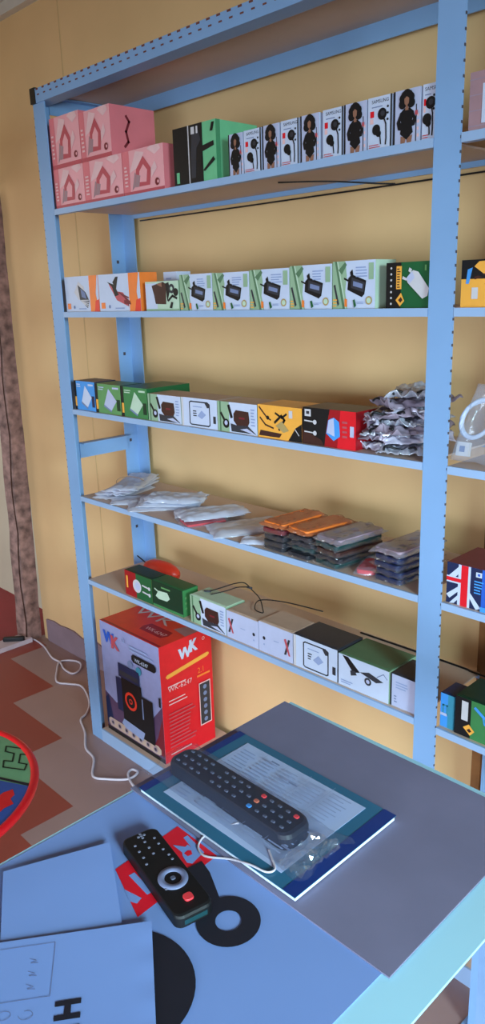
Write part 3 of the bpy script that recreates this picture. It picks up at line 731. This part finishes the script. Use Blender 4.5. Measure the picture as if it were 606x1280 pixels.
def case_pack(label, x, y, z, rz, mat, cover, seed, group, T=.0135, L=.165, W=.082):
    o = thing('phone_case_packet', label, 'phone case', (x, y, z), R(rz), group)
    c = MB(); c.prism(rrect(W*.90, L*.93, .010), .0012, T*.86, mat, bevel=.002)
    for k in range(3): c.prism(rrect(.006, .010, .002, 3, W*.2, -L*.34+.02*k), T*.86, T*.88, 'charcoal')
    c.build('phone_case', o)
    p = MB(); pouch_mesh(p, L*1.04, W*1.02, T, cover, .0036, seed, nx=22, ny=24, end=1.0, freq=46); p.build('film_wrap', o)
    return o
ordn = ('bottom', 'second', 'third', 'fourth', 'top')
rnd = random.Random(9)
for name, xc, mats, cov, n in (('left', -1.278, ('case_dark', 'case_dark', 'case_dark', 'wine', 'orange'), 'amber_film', 5),
                               ('middle', -1.190, ('case_dark', 'case_green', 'case_dark', 'case_dark', 'orange'), 'amber_film', 5),
                               ('right', -1.095, ('case_green', 'case_dark', 'brown', 'case_green', 'mauve'), 'grey_film', 5)):
    for k in range(n):
        case_pack('%s phone case pack of the %s stack on fourth shelf' % (ordn[k].capitalize() if False else ordn[k], name + ' dark'),
                  xc + rnd.uniform(-.004, .004), 1.402+rnd.uniform(-.007, .007), Z4 + .0152*k, rnd.uniform(-4, 4) - (7 if name == 'right' else 0) - (6 if (k == 4 and name != 'right') else 0),
                  mats[k], cov if k == n-1 else 'wrap_film', 30+k+int(-xc*100), 'phone case packs in three dark stacks', W=.082 if name != 'right' else .088)
for k in range(5):
    case_pack('%s navy phone case pack of the stack beside the middle post' % ordn[k], -.930+rnd.uniform(-.003, .003), 1.405, Z4+.0162*k, -4+rnd.uniform(-3, 3),
              ('case_navy', 'case_navy', 'case_navy', 'case_navy', 'mauve')[k], 'wrap_film' if k < 4 else 'grey_film', 60+k, 'navy phone case packs', T=.0145)
sleeve('bright red pack lying between the dark stacks and the navy stack', -1.015, 1.375, Z4, 20, .10, .055, .018, 'red', 'clear_film', 70)

# heap of silver bags on the third shelf
Z3 = 1.2115
rnd = random.Random(21); k = 0
pos = ('bottom layer', 'second layer', 'third layer', 'fourth layer', 'fifth layer', 'sixth layer', 'top layer')
for lay in range(7):
    for side in range(2):
        if side == 0 and lay > 4: continue
        x = (-1.012 if side == 0 else -.938) + rnd.uniform(-.008, .008) + (.011*lay if side == 0 else 0)
        lab = 'crumpled silver cable bag, %s %s of the heap on third shelf' % (('left', 'right')[side], pos[lay])
        o = thing('cable_bag', lab, 'bag', (x, 1.412+rnd.uniform(-.016, .016), Z3+.0190*lay+.003*side+.001), R(rnd.uniform(-35, 35)), 'silver cable bags in a heap')
        o.rotation_euler.y = R(rnd.uniform(-5, 5)) if lay else 0; o.rotation_euler.x = R(rnd.uniform(-3, 3)) if lay else 0
        b = MB(); pouch_mesh(b, .170, .102, .010, ('silver_bag', 'silver_film', 'silver_dark')[(lay*2+side) % 3], .0085, 100+k, nx=30, ny=34, end=1.3, freq=52); b.build('foil_pouch', o)
        c = MB(); c.tube([(.034*math.cos(a), -.080+.012*math.sin(a), .012+.004*math.sin(3*a)) for a in [math.pi*1.1*i/14 for i in range(15)]], .0026, 'black' if k % 3 else 'off_white', 6); c.build('cable_end', o)
        k += 1
o = thing('cable_bag', 'clear bag with an orange tinted strip standing between the red box and silver heap', 'bag', (-1.045, 1.372, Z3+.001), R(0))
b = MB(); pouch_mesh(b, .072, .044, .010, 'grey_film', .0012, 140); b.v = [Vector((p.x, p.z, p.y+.036)) for p in b.v]; b.build('film_wrap', o)
b = MB(); b.box(-.018, .018, .003, .005, .006, .066, 'off_white'); b.box(-.006, .014, .0022, .003, .01, .05, 'tan'); b.build('card_insert', o)
# standing clear bag with a white coiled cable, right bay
o = thing('cable_bag', 'clear bag holding a coiled white cable, right of the middle post on third shelf', 'bag', (-.738, 1.350, Z3+.001), R(4)); o.rotation_euler.x = R(-14)
b = MB(); pouch_mesh(b, .155, .125, .020, 'clear_film', .0028, 150, 18, 18); b.v = [Vector((p.x + (p.y+.07)*.22, p.z-.001, p.y+.080)) for p in b.v]; b.build('film_wrap', o)
o2 = thing('charging_cable', 'white charging cable coiled inside the clear bag', 'cable', (-.738, 1.350, Z3+.001), R(4)); o2.rotation_euler.x = R(-14)
b = MB(); pts = []
for i in range(61):
    a = 2*math.pi*i/24; q = 1 + .10*math.sin(a*.9)
    pts.append((-.020+.033*q*math.cos(a)+.010*math.sin(a), .009+.0028*math.sin(i*.5), .088+.038*q*math.sin(a)))
b.tube(pts, .0042, 'white', 8); b.build('cord', o2)
b = MB(); b.box(-.056, -.030, .004, .016, .014, .042, 'off_white'); b.box(-.049, -.038, .0032, .0045, .022, .034, 'ink_grey'); b.build('plug', o2)

# red pouch and wires on the lowest loaded shelf
o = thing('zip_pouch', 'small red zip pouch lying behind the boxes, lowest loaded shelf', 'pouch', (-1.925, 1.455, .6400), R(4))
b = MB(); N = 24; L = .160
rings = []
for i in range(N+1):
    t = i/N; s = math.sin(math.pi*min(1, max(0, t)))**.35 if 0 < t < 1 else .05
    rings.append((-L/2 + L*t, .034*s, .034*s))
vs = []; fs = []; n = 14
for x, ry, rz_ in rings:
    for q in range(n):
        a = 2*math.pi*q/n; vs.append((x, ry*math.cos(a), .034 + rz_*math.sin(a)))
for i in range(N):
    for q in range(n): fs.append((i*n+q, i*n+(q+1) % n, (i+1)*n+(q+1) % n, (i+1)*n+q))
b.add(vs, fs, 'red_orange', True); b.build('pouch_body', o)
b = MB(); b.tube([(-L/2+L*t, -.0342*math.sin(math.pi*t)**.35 if 0 < t < 1 else 0, .037) for t in [i/20 for i in range(1, 20)]], .0016, 'red_dark', 6); b.build('zip', o)
b = MB(); b.tube([(-L/2, 0, .046), (-L/2-.014, -.004, .056), (-L/2-.03, -.008, .066)], .0022, 'black', 6); b.build('wrist_loop', o)
def smooth(pts, k=6):
    P = [Vector(p) for p in pts]; out = []
    for i in range(len(P)-1):
        p0 = P[max(i-1, 0)]; p1 = P[i]; p2 = P[i+1]; p3 = P[min(i+2, len(P)-1)]
        for j in range(k):
            t = j/k
            out.append(.5*((2*p1)+(p2-p0)*t+(2*p0-5*p1+4*p2-p3)*t*t+(3*p1-p0-3*p2+p3)*t**3))
    out.append(P[-1]); return out
o = thing('earphone_wire', 'thin black earphone wire looping over the white boxes of lowest loaded shelf', 'cable', (-1.5, 1.40, .715))
w0 = Vector((-1.5, 1.40, .715))
b = MB(); b.tube([p-w0 for p in smooth([(-1.585, 1.37, .7165), (-1.57, 1.41, .722), (-1.54, 1.43, .735), (-1.49, 1.42, .752), (-1.44, 1.40, .750), (-1.40, 1.39, .738), (-1.37, 1.37, .724), (-1.355, 1.355, .7195), (-1.39, 1.36, .7195), (-1.43, 1.42, .7155), (-1.36, 1.45, .7195), (-1.24, 1.47, .7195)])], .0016, 'black', 6); b.build('cord', o)
b = MB(); b.tube([p-w0 for p in smooth([(-1.565, 1.355, .7165), (-1.53, 1.385, .728), (-1.50, 1.40, .742), (-1.46, 1.405, .752)])], .0016, 'black', 6); b.build('cord', o)
for p, q in (((-1.600, 1.36, .7165), (-1.583, 1.371, .7165)), ((-1.463, 1.404, .7515), (-1.443, 1.402, .7535))):
    b = MB(); b.tube([Vector(p)-w0, Vector(q)-w0], .0032, 'charcoal', 8); b.build('jack_plug', o)
b = MB(); b.tube(smooth([(-2.10, BY-.015, 1.7855), (-1.7, BY-.015, 1.7835), (-1.2, BY-.015, 1.7825), (-.9, BY-.015, 1.7825), (-.5, BY-.015, 1.784)]), .0022, 'black', 6)
tag(b.build('black_line'), 'black wire running along the back lip under the top shelf', 'cable')
b = MB(); b.tube(smooth([(-1.36, 1.45, 1.8045), (-1.25, 1.50, 1.798), (-1.16, 1.57, 1.788), (-1.12, 1.588, 1.784)]), .002, 'black', 6)
tag(b.build('black_line'), 'short black wire slanting under the top shelf to its back lip', 'cable')
b = MB(); b.tube(smooth([(-1.20, 1.585, .6305), (-.9, 1.59, .6305), (-.83, 1.585, .6305), (-.5, 1.588, .6305)]), .0025, 'black', 6)  # thin black tube drawn for the dark line at the shelf's back edge
tag(b.build('black_line'), 'thin dark line along the back edge of lowest loaded shelf', 'cable')

# ---------------------------------------------------------------- counter table
TZ = .86; TX0, TX1, TY0, TY1 = -.817, -.318, -.45, .881
tab = thing('counter_table', 'white counter table in the foreground covered with paper', 'table', ((TX0+TX1)/2, (TY0+TY1)/2, 0))
hx, hy = (TX1-TX0)/2, (TY1-TY0)/2
b = MB(); b.box(-hx, hx, -hy, hy, TZ-.004, TZ, 'table_white_lit'); b.build('tabletop', tab)
b = MB(); b.box(-hx+.04, hx-.20, -hy+.05, hy-.06, TZ-.07, TZ-.0045, 'table_leg'); b.build('apron', tab)
for sx in (-1, 1):
    for sy in (-1, 1):
        b = MB(); x = sx*(hx-.06); y = sy*(hy-.06); q = .022
        b.hexa([(x-q*.7, y-q*.7, 0), (x+q*.7, y-q*.7, 0), (x+q*.7, y+q*.7, 0), (x-q*.7, y+q*.7, 0)], [(x-q, y-q, TZ-.0085), (x+q, y-q, TZ-.0085), (x+q, y+q, TZ-.0085), (x-q, y+q, TZ-.0085)], 'table_leg'); b.build('leg', tab)
def sheet(m, O, U, V, nu, nv, mat, hfun, thick=.0006):
    """paper sheet over frame O + s*U + t*V with height function"""
    O, U, V = Vector(O), Vector(U), Vector(V); vs = []
    for side in (0, 1):
        for j in range(nv+1):
            for i in range(nu+1):
                p = O + U*(i/nu) + V*(j/nv); p.z += hfun(i/nu, j/nv) + (0 if side else -thick); vs.append(p)
    n = (nu+1)*(nv+1); fs = []
    for j in range(nv):
        for i in range(nu):
            a = j*(nu+1)+i; fs.append((n+a, n+a+1, n+a+nu+2, n+a+nu+1)); fs.append((a, a+nu+1, a+nu+2, a+1))
    edge = [j*(nu+1) for j in range(nv, -1, -1)] + list(range(1, nu+1)) + [j*(nu+1)+nu for j in range(1, nv+1)] + [nv*(nu+1)+i for i in range(nu-1, 0, -1)]
    m.add(vs, fs, mat, True)
    m.add(vs, [(a, c, n+c, n+a) for a, c in zip(edge, edge[1:]+edge[:1])], mat, False)
# poster with red and black print spread over the top
b = MB(); px0, px1, py0, py1 = -.812, -.372, -.30, .60
b.box(px0, px1, py0, py1, TZ+.0002, TZ+.0010, 'paper')
F = Face(b, (px0, py0, TZ+.0010), (px1-px0, 0, 0), (0, py1-py0, 0))
def fx(x, y): return ((x-px0)/(px1-px0), (y-py0)/(py1-py0))
def P(*pts): return [fx(*p) for p in pts]
F.poly(P((-0.7004,0.4277),(-0.6177,0.4009),(-0.6261,0.5323),(-0.7064,0.5337)), 'poster_red')
F.poly(P((-0.6648,0.4155),(-0.6442,0.4089),(-0.6350,0.4126),(-0.6380,0.4219)), 'paper')
F.poly(P((-0.6790,0.4330),(-0.6372,0.4296),(-0.6364,0.4374),(-0.6785,0.4411)), 'paper')
F.poly(P((-0.6829,0.5240),(-0.6409,0.5151),(-0.6418,0.5249),(-0.6827,0.5310)), 'paper')
F.poly(P((-0.6659,0.5072),(-0.6570,0.5013),(-0.6436,0.4974),(-0.6377,0.5010),(-0.6413,0.5184),(-0.6685,0.5194)), 'paper')
F.poly(P((-0.6821,0.5053),(-0.6631,0.5050),(-0.6656,0.5156)), 'paper')
F.poly(P((-0.6594,0.5054),(-0.6517,0.5053),(-0.6503,0.5119),(-0.6568,0.5153),(-0.6600,0.5123)), 'poster_red')
F.ring(*fx(-.538, .470), .0150, .0370, 'ink', 40)
F.poly(P((-.632,.512),(-.610,.506),(-.570,.486),(-.560,.445),(-.585,.440),(-.640,.47)), 'ink')
F.ring(*fx(-.552, .332), .022, .0765, 'ink', 48)
tag(b.build('poster_sheet'), 'large white poster with red block and black rings spread on the table', 'poster')
# cardboard sheet
b = MB(); cz = TZ+.0012
sheet(b, (-.819, .538, cz+.0022), (.457, -.004, 0), (-.003, .333, 0), 16, 12, 'cardboard',
      lambda s, t: .0006*math.sin(s*7+t*3)+.0009*max(0, t-.8)*math.sin(s*9)*3, .002)
tag(b.build('cardboard_sheet'), 'grey cardboard sheet on the far end of the table', 'cardboard')
# report folder
fz = TZ+.0050
fo = thing('report_folder', 'teal and navy report folder lying on the grey cardboard', 'folder', (-.6505, .641, fz))
b = MB(); b.box(-.148, .150, -.099, .099, 0, .0060, 'page_edge'); b.build('page_block', fo)
b = MB(); b.box(-.1505, .1515, -.101, .101, .0061, .0069, 'folder_teal')
F = Face(b, (-.1505, -.101, .0069), (.302, 0, 0), (0, .202, 0))
F.rect(.0, 0, .045, 1, 'folder_navy'); F.rect(.935, 0, 1, 1, 'folder_navy'); b.build('front_cover', fo)
b = MB(); b.box(-.116, .113, -.083, .085, .0074, .0078, 'paper_doc')
F = Face(b, (-.116, -.083, .0078), (.229, 0, 0), (0, .168, 0)); rr = random.Random(4)
for i in range(5):
    s = .05+.19*i; F.bars(s, .55, s+.15, .93, 9, 'ink_pale', .3); F.bars(s, .08, s+.15, .48, 9, 'ink_pale', .3); F.line([(s-.015,.04),(s-.015,.96)], .0005, 'ink_pale')
for s, t in ((.15,.5),(.32,.86),(.42,.52),(.66,.40),(.78,.3),(.9,.14),(.55,.74),(.30,.2)): F.rect(s, t, s+.07, t+.018, 'ink_grey')
F.bars(.80, .22, .90, .34, 2, 'ink', .3)
b.build('printed_sheet', fo)
# loose papers lower left
o = MB(); A0 = Vector((-.739, .447, TZ+.003)); ua = Vector((.874, -.486, 0))*.20; va = Vector((-.405, -.914, 0))*.134
sheet(o, A0, ua, va, 14, 10, 'paper', lambda s, t: .0012 + .009*max(0, .45-s)**1.5 + .002*(1-t)*(1-s) + .001*math.sin(s*5), .0006)
o.v = o.v; tag(o.build('paper_sheet'), 'small blank white sheet curling up at the left side of the table', 'paper')
b = MB(); B0 = Vector((-.596, .405, 0)); ua = Vector((-.585, -.811, 0))*.30; va = Vector((.811, -.585, 0))*.21
def h2(s, t): return .003 + .004*(1-t)**2*(1-s*.5) + .001*math.sin(t*30)*max(0, .06-s)*10
def PV(a, c):  # point on sheet: a,c in metres from the corner
    s, t = a/.30, c/.21; p = B0 + ua*s + va*t; p.z = TZ + .0012 + h2(s, t); return p
O = B0.copy(); O.z = TZ+.0012
sheet(b, O, ua, va, 24, 18, 'paper', h2, .0006)
b.f = b.f; 
def pline(pts, w, m, lift=.0006):
    for p, q in zip(pts, pts[1:]):
        n = 6
        for i in range(n):
            a0 = (p[0]+(q[0]-p[0])*i/n, p[1]+(q[1]-p[1])*i/n); a1 = (p[0]+(q[0]-p[0])*(i+1)/n, p[1]+(q[1]-p[1])*(i+1)/n)
            dx, dy = a1[0]-a0[0], a1[1]-a0[1]; l = math.hypot(dx, dy) or 1; nx, ny = -dy/l*w/2, dx/l*w/2
            vs = [PV(a0[0]+nx, a0[1]+ny), PV(a0[0]-nx, a0[1]-ny), PV(a1[0]-nx, a1[1]-ny), PV(a1[0]+nx, a1[1]+ny)]
            for v in vs: v.z += lift
            N = (vs[1]-vs[0]).cross(vs[2]-vs[0])
            b.add(vs, [(0,1,2,3) if N.z > 0 else (3,2,1,0)], m)
pline([(.106,.011),(.106,.078),(.24,.078),(.24,.011),(.106,.011)], .0007, 'ink_grey')
for c in (.028, .044, .060): pline([(.132,c),(.124,c+.004),(.130,c+.006),(.122,c+.007)], .0006, 'ink_grey'); pline([(.17,c),(.166,c+.004),(.172,c+.006)], .0005, 'ink_pale')
pline([(.150+.007*math.cos(i*.5), .093+.005*math.sin(i*.5)) for i in range(14)], .0006, 'ink_grey')
pline([(.128+.007*math.cos(i*.5), .096+.005*math.sin(i*.5)) for i in range(11)], .0006, 'ink_grey')
pline([(.150,.105),(.146,.110),(.152,.112)], .0006, 'ink_grey')
for c0 in (.0865,): 
    pline([(.100,.0885),(.074,.0885)], .0062, 'ink'); pline([(.100,.1045),(.074,.1045)], .0062, 'ink'); pline([(.087,.0885),(.087,.1045)], .0066, 'ink', .0008)
    pline([(.100,.1175),(.074,.1175)], .0062, 'ink')
tag(b.build('paper_sheet'), 'white printed form with a bold letter at the bottom left of the table', 'paper')

# remotes
def button(L, W, H, m, name, parent, x, y, z, share={}):
    k = (L, W, H, m)
    if k in share:
        o = share[k].copy(); COL.objects.link(o); o.name = name
    else:
        b_ = MB(); b_.prism(rrect(L, W, min(L, W)*.32, 3), 0, H, m, bevel=min(H*.5, .0006)); o = b_.build(name); share[k] = o
    o.parent = parent; o.location = (x, y, z); return o
RL, RW, RT = .158, .049, .016
ra = thing('remote_control', 'small black remote with white ring and red button on the poster', 'remote control', (-.641, .4605, TZ+.0018), R(-12))
b = MB(); b.prism(rrect(RL, RW, .010, 6), 0, RT, 'black_plastic', bevel=.004); b.prism(rrect(RL*.985, RW*.96, .009, 6), .0, .0005, 'teal_dark')
b.box(RL/2-.0005, RL/2+.0004, -RW*.3, RW*.3, .003, .009, 'teal_dark'); b.build('remote_body', ra)
for s, v in ((-.36, .30), (-.36, 0), (-.36, -.30), (-.28, .30), (-.28, 0), (-.28, -.30), (-.20, .30), (-.20, 0), (-.20, -.30), (-.12, .34), (-.12, -.34), (.10, .38), (.20, -.30), (.22, .06), (-.06, .34)):
    button(.0030, .0034, .0009, 'key_pale', 'button', ra, s*RL, v*RW*.92, RT)
for d in ((0, 0), (.004, 0), (-.004, 0), (0, .004), (0, -.004)): button(.0034, .0034, .0009, 'key_pale', 'button', ra, -.44*RL+d[0], .02*RW+d[1], RT)
b = MB(); vs = []; n = 40
for i in range(n):
    a = 2*math.pi*i/n
    for r, z in ((.0108, 0), (.0113, .0014), (.0188, .0014), (.0193, 0)): vs.append((r*math.cos(a), r*math.sin(a), z))
b.add(vs, [(4*i+k, 4*((i+1) % n)+k, 4*((i+1) % n)+k+1, 4*i+k+1) for i in range(n) for k in range(3)], 'key_ring', True)
b.v = [Vector((p.x, p.y*.95, p.z)) for p in b.v]
b.build('navigation_ring', ra, (.020, .001, RT))
button(.006, .006, .0014, 'key_grey', 'ok_button', ra, .020, .001, RT)
button(.0115, .0115, .0022, 'key_red', 'power_button', ra, .057, .002, RT)
rb = thing('remote_control', 'long dark remote with many small keys inside the clear bag on the folder', 'remote control', (-.676, .612, fz+.0100), R(-1))
BL, BW, BT = .246, .050, .022
ol = []
for x, y in rrect(BL, BW, .016, 7): ol.append((x, y*(1-.10*(1 if x < 0 else -1)*min(1, abs(x)/(BL/2))*-1 if False else y and y)) if False else (x, y*(1.0 + .06*x/(BL/2))))
b = MB(); b.prism(ol, 0, BT, 'black_soft', bevel=.007); b.build('remote_body', rb)
rr = random.Random(2)
for i in range(15):
    for j in range(3):
        if (i in (4, 9) and j != 1): continue
        mt = 'key_grey'
        if (i, j) == (10, 2): mt = 'key_red'
        if (i, j) == (10, 1): mt = 'key_orange'
        if (i, j) == (10, 0): mt = 'key_blue'
        if (i, j) == (14, 2): mt = 'key_red'
        big = mt != 'key_grey'
        button(.0075 if big else .0062, .0060 if big else .0036, .0016, mt, 'button', rb, -.106+.0150*i, (-.014+.014*j), BT)
# clear bag round the long remote: a tunnel of film with open crinkled ends
o = thing('plastic_bag', 'clear plastic bag around the long dark remote', 'bag', (-.676, .612, fz+.0085), R(-1))
b = MB(); nx, nk = 40, 24; vs = []; fs = []; rr = random.Random(8)
for i in range(nx+1):
    t = i/nx; x = -.150 + .315*t
    e = min(1, max(0, (x+.150)/.030)) * min(1, max(0, (.165-x)/.040)); e = e*e*(3-2*e)
    for k in range(nk):
        a = 2*math.pi*k/nk
        hw = .046 + .006*(1-e) + .001*math.sin(9*t+k); top = .0015 + .0262*e
        c, s_ = math.cos(a), math.sin(a)
        cc = math.copysign(abs(c)**.7, c); ss = math.copysign(abs(s_)**.8, s_)
        z = (top*max(0, ss) + (.0006 if s_ > 0 else .0003)) + (1-e)*.004*abs(math.sin(k*1.7+t*30))
        y = hw*cc
        if s_ > 0 and abs(cc) > .62: z = min(z, .0015 + .0262*e*max(0, (1-(abs(cc)-.62)/.38))+(1-e)*.003*abs(math.sin(k*1.7)))
        vs.append((x + (1-e)*.008*math.sin(k*.9), y, z))
for i in range(nx):
    for k in range(nk): fs.append((i*nk+k, i*nk+(k+1) % nk, (i+1)*nk+(k+1) % nk, (i+1)*nk+k))
b.add(vs, fs, 'bag_film', True); b.build('film_tube', o)
b = MB(); n_ = 16; vs = []
for j in range(n_+1):
    for i in range(n_+1):
        x = .128+.040*i/n_; y = -.048+.075*j/n_; q = Vector((x*90, y*70, 3))
        vs.append((x+.004*MN.noise(q+Vector((5, 0, 0))), y, .004+.013*abs(MN.noise(q))+.005*abs(MN.noise(q*2.1))))
b.add(vs, [(j*(n_+1)+i, j*(n_+1)+i+1, (j+1)*(n_+1)+i+1, (j+1)*(n_+1)+i) for j in range(n_) for i in range(n_)], 'bag_crinkle')
b.build('crinkled_end', o)
b = MB(); b.tube(smooth([(-.640, .585, fz+.0085), (-.661, .552, TZ+.0062), (-.657, .528, TZ+.0030), (-.636, .520, TZ+.003), (-.607, .538, TZ+.004), (-.575, .5405, TZ+.0135), (-.550, .545, TZ+.0145), (-.546, .556, TZ+.0145), (-.562, .567, TZ+.0142), (-.575, .575, TZ+.0142)]), .0014, 'cable_white', 8)
tag(b.build('charging_cable'), 'thin white cable curling off the edge of the report folder', 'cable')

# ---------------------------------------------------------------- floor things
ft = thing('child_table', 'round child table with red rim and letter print at the left edge', 'table', (-1.68, .48, 0))
rr_ = .302; TH = .45
b = MB(); b.prism(circ(0, 0, rr_-.012, 56), TH-.016, TH-.002, 'tray_green', 'tray_red')
F = Face(b, (-.3, -.3, TH-.002), (.6, 0, 0), (0, .6, 0))
def C(x, y): return ((x+1.68+.3)/.6, (y-.48+.3)/.6)
def arc_clip(pts, r=.289):
    out = []
    for x, y in pts:
        dx, dy = x+1.68, y-.48; l = math.hypot(dx, dy)
        if l > r: dx, dy = dx*r/l, dy*r/l
        out.append(C(-1.68+dx, .48+dy))
    return out
# blue lower field, sky left field, black rule, letter outline and a red splash
d = Vector((.073, .035)).normalized(); q0 = Vector((-1.575, .668)); nrm = Vector((d.y, -d.x))
fan = [q0 + d*s for s in (-.6, .6)]
blue = [(-1.68+.289*math.cos(a), .48+.289*math.sin(a)) for a in [2*math.pi*i/72 for i in range(72)]]
blue = [p for p in blue if (Vector(p)-q0).dot(nrm) > 0]
st = max(range(len(blue)), key=lambda i: (Vector(blue[i])-Vector(blue[i-1])).length); blue = blue[st:]+blue[:st]
F.poly([C(*p) for p in blue], 'tray_blue')
sky = [(-1.68+.289*math.cos(a), .48+.289*math.sin(a)) for a in [2*math.pi*i/72 for i in range(72)]]
edge0 = Vector((-1.735, .765)); ed = Vector((.165, -.098)).normalized(); en = Vector((-ed.y, ed.x))
sky = [p for p in sky if (Vector(p)-edge0).dot(en) < 0 and (Vector(p)-q0).dot(nrm) < 0]
if len(sky) > 2:
    st = max(range(len(sky)), key=lambda i: (Vector(sky[i])-Vector(sky[i-1])).length); sky = sky[st:]+sky[:st]
    F.poly([C(*p) for p in sky + [(-1.590, .661)]], 'tray_sky')
lo = q0 - d*.35; hi = q0 + d*.098
F.line([C(*lo), C(*hi)], .008, 'ink')
LET = [(-1.6766,0.7537),(-1.6193,0.7877),(-1.5922,0.7747),(-1.6103,0.7624),(-1.5757,0.7389),(-1.5536,0.7506),(-1.5341,0.7331),(-1.5893,0.6989),(-1.6158,0.7150),(-1.5951,0.7299),(-1.6269,0.7516),(-1.6548,0.7399)]
F.line([C(*p) for p in [(-1.628+(q[0]+1.612)*.9-.004, .728+(q[1]-.7355)*.9) for q in LET]], .0042, 'ink_green', closed=True)
F.poly(arc_clip([(-1.517,0.647),(-1.512,0.668),(-1.490,0.661),(-1.483,0.647),(-1.461,0.643),(-1.462,0.620),(-1.454,0.600),(-1.509,0.622)]), 'tray_red')
b.build('table_top', ft)
b = MB(); b.tube([((rr_-.006)*math.cos(a), (rr_-.006)*math.sin(a), TH-.006) for a in [2*math.pi*i/72 for i in range(72)]], .0105, 'tray_red', 10, True); b.build('rim', ft)
for k in range(4):
    a = R(45+90*k); b = MB(); b.tube([(.15*math.cos(a), .15*math.sin(a), TH-.016), (.19*math.cos(a), .19*math.sin(a), 0)], [.016, .012], 'tray_red', 10); b.build('leg', ft)

fl = thing('extension_cord', 'white cable with black inline switch winding over the floor past the rack foot', 'cable', (-2.6, 1.45, 0))
f0 = Vector((-2.6, 1.45, 0))
CORD = [(-3.142,1.551),(-3.116,1.574),(-3.008,1.567),(-2.878,1.532),(-2.810,1.532),(-2.743,1.511),(-2.678,1.511),(-2.680,1.549),(-2.727,1.587),(-2.778,1.582),(-2.816,1.536),(-2.753,1.482),(-2.664,1.428),(-2.611,1.450),(-2.561,1.477),(-2.490,1.461),(-2.404,1.420),(-2.351,1.371),(-2.327,1.330),(-2.243,1.294),(-2.151,1.238),(-2.075,1.221),(-1.990,1.162),(-1.938,1.187),(-1.889,1.234),(-1.894,1.277),(-1.923,1.275),(-1.911,1.249),(-1.858,1.227),(-1.804,1.220)]
b = MB(); b.tube([p-f0 for p in smooth([(x, y, .0045) for x, y in CORD], 5)], .0042, 'cable_white', 8); b.build('cord', fl)
b = MB(); b.prism(rrect(.10, .022, .008), .001, .018, 'black', bevel=.004); b.build('inline_switch', fl, (-3.135-f0.x, 1.485-f0.y, .022), (0, 0, R(50)))

# lower right, seen past the table edge
b = MB(); PB = [(-.70, 1.00), (-.50, .86), (-.42, 1.02), (-.635, 1.215)]
b.hexa([(x, y, 0) for x, y in PB], [(x, y, .003) for x, y in PB], 'paper')
F = Face(b, (-.68, 1.0, .003), (.2, .0, 0), (0, .2, 0)); F.line([(.08,.72),(.16,.84),(.13,.9),(.24,.98)], .005, 'ink_grey'); F.line([(.06,.60),(.2,.80)], .003, 'ink_grey')
tag(b.build('paper_sheet'), 'white scribbled sheet on the floor below the right edge of the table', 'paper')
st = thing('display_stand', 'slim pale blue metal post standing at the right edge of the picture', 'stand', (-.60, 1.235, 0))
b = MB(); b.box(-.02, .03, -.02, .02, .004, .52, 'rack_paint'); b.build('stand_post', st)
b = MB(); b.box(-.035, .10, -.03, .03, 0, .004, 'rack_paint'); b.build('foot_plate', st)

# ---------------------------------------------------------------- light
def area(name, loc, target, sx, sy, power, col, spread=180):
    l = bpy.data.lights.new(name, 'AREA'); l.shape = 'RECTANGLE'; l.size = sx; l.size_y = sy; l.energy = power; l.color = col; l.spread = R(spread)
    o = bpy.data.objects.new(name, l); COL.objects.link(o); o.location = loc
    o.rotation_euler = (Vector(target)-Vector(loc)).to_track_quat('-Z', 'Y').to_euler(); return o
area('shopfront_daylight', (.5, -2.5, .95), (-1.2, 1.4, -.30), 3.2, 1.2, 78, (.68, .84, 1.0), 80)
area('added_table_light', (2.2, -.2, 1.75), (-.45, .40, .80), .8, .9, 54, (.60, .90, 1.0), 75)  # lamp added to brighten the table top; the right wall has no window
area('next_room_area_light', (-4.6, .2, 1.7), (-3.9, 1.7, .9), .8, .8, 14, (1, .97, .92))  # area lamp aimed at the next room's back wall; no window modelled
W = bpy.data.worlds.new('warm_bounce_ambient'); S.world = W; W.use_nodes = True  # warm ambient added in place of light bounced around the room
W.node_tree.nodes['Background'].inputs[0].default_value = (1.0, .88, .74, 1); W.node_tree.nodes['Background'].inputs[1].default_value = .40

# ---------------------------------------------------------------- camera
cam = bpy.data.cameras.new('camera'); co = bpy.data.objects.new('camera', cam); COL.objects.link(co)
cam.sensor_fit = 'VERTICAL'; cam.sensor_height = 24; cam.lens = 957.0/1280*24; cam.clip_start = .02
CAMR = ((0.696063, 0.175891, -0.696103), (0.717316, -0.212088, 0.663684), (-0.030899, -0.961291, -0.273796))
mw = Matrix.Identity(4)
for i in range(3):
    mw[i][0] = CAMR[i][0]; mw[i][1] = -CAMR[i][1]; mw[i][2] = -CAMR[i][2]
mw.translation = (0, 0, 1.55); co.matrix_world = mw
S.camera = co
S.view_settings.view_transform = 'Standard'; S.view_settings.look = 'None'; S.view_settings.gamma = 1; S.view_settings.use_curve_mapping = False
S.view_settings.exposure = -0.52
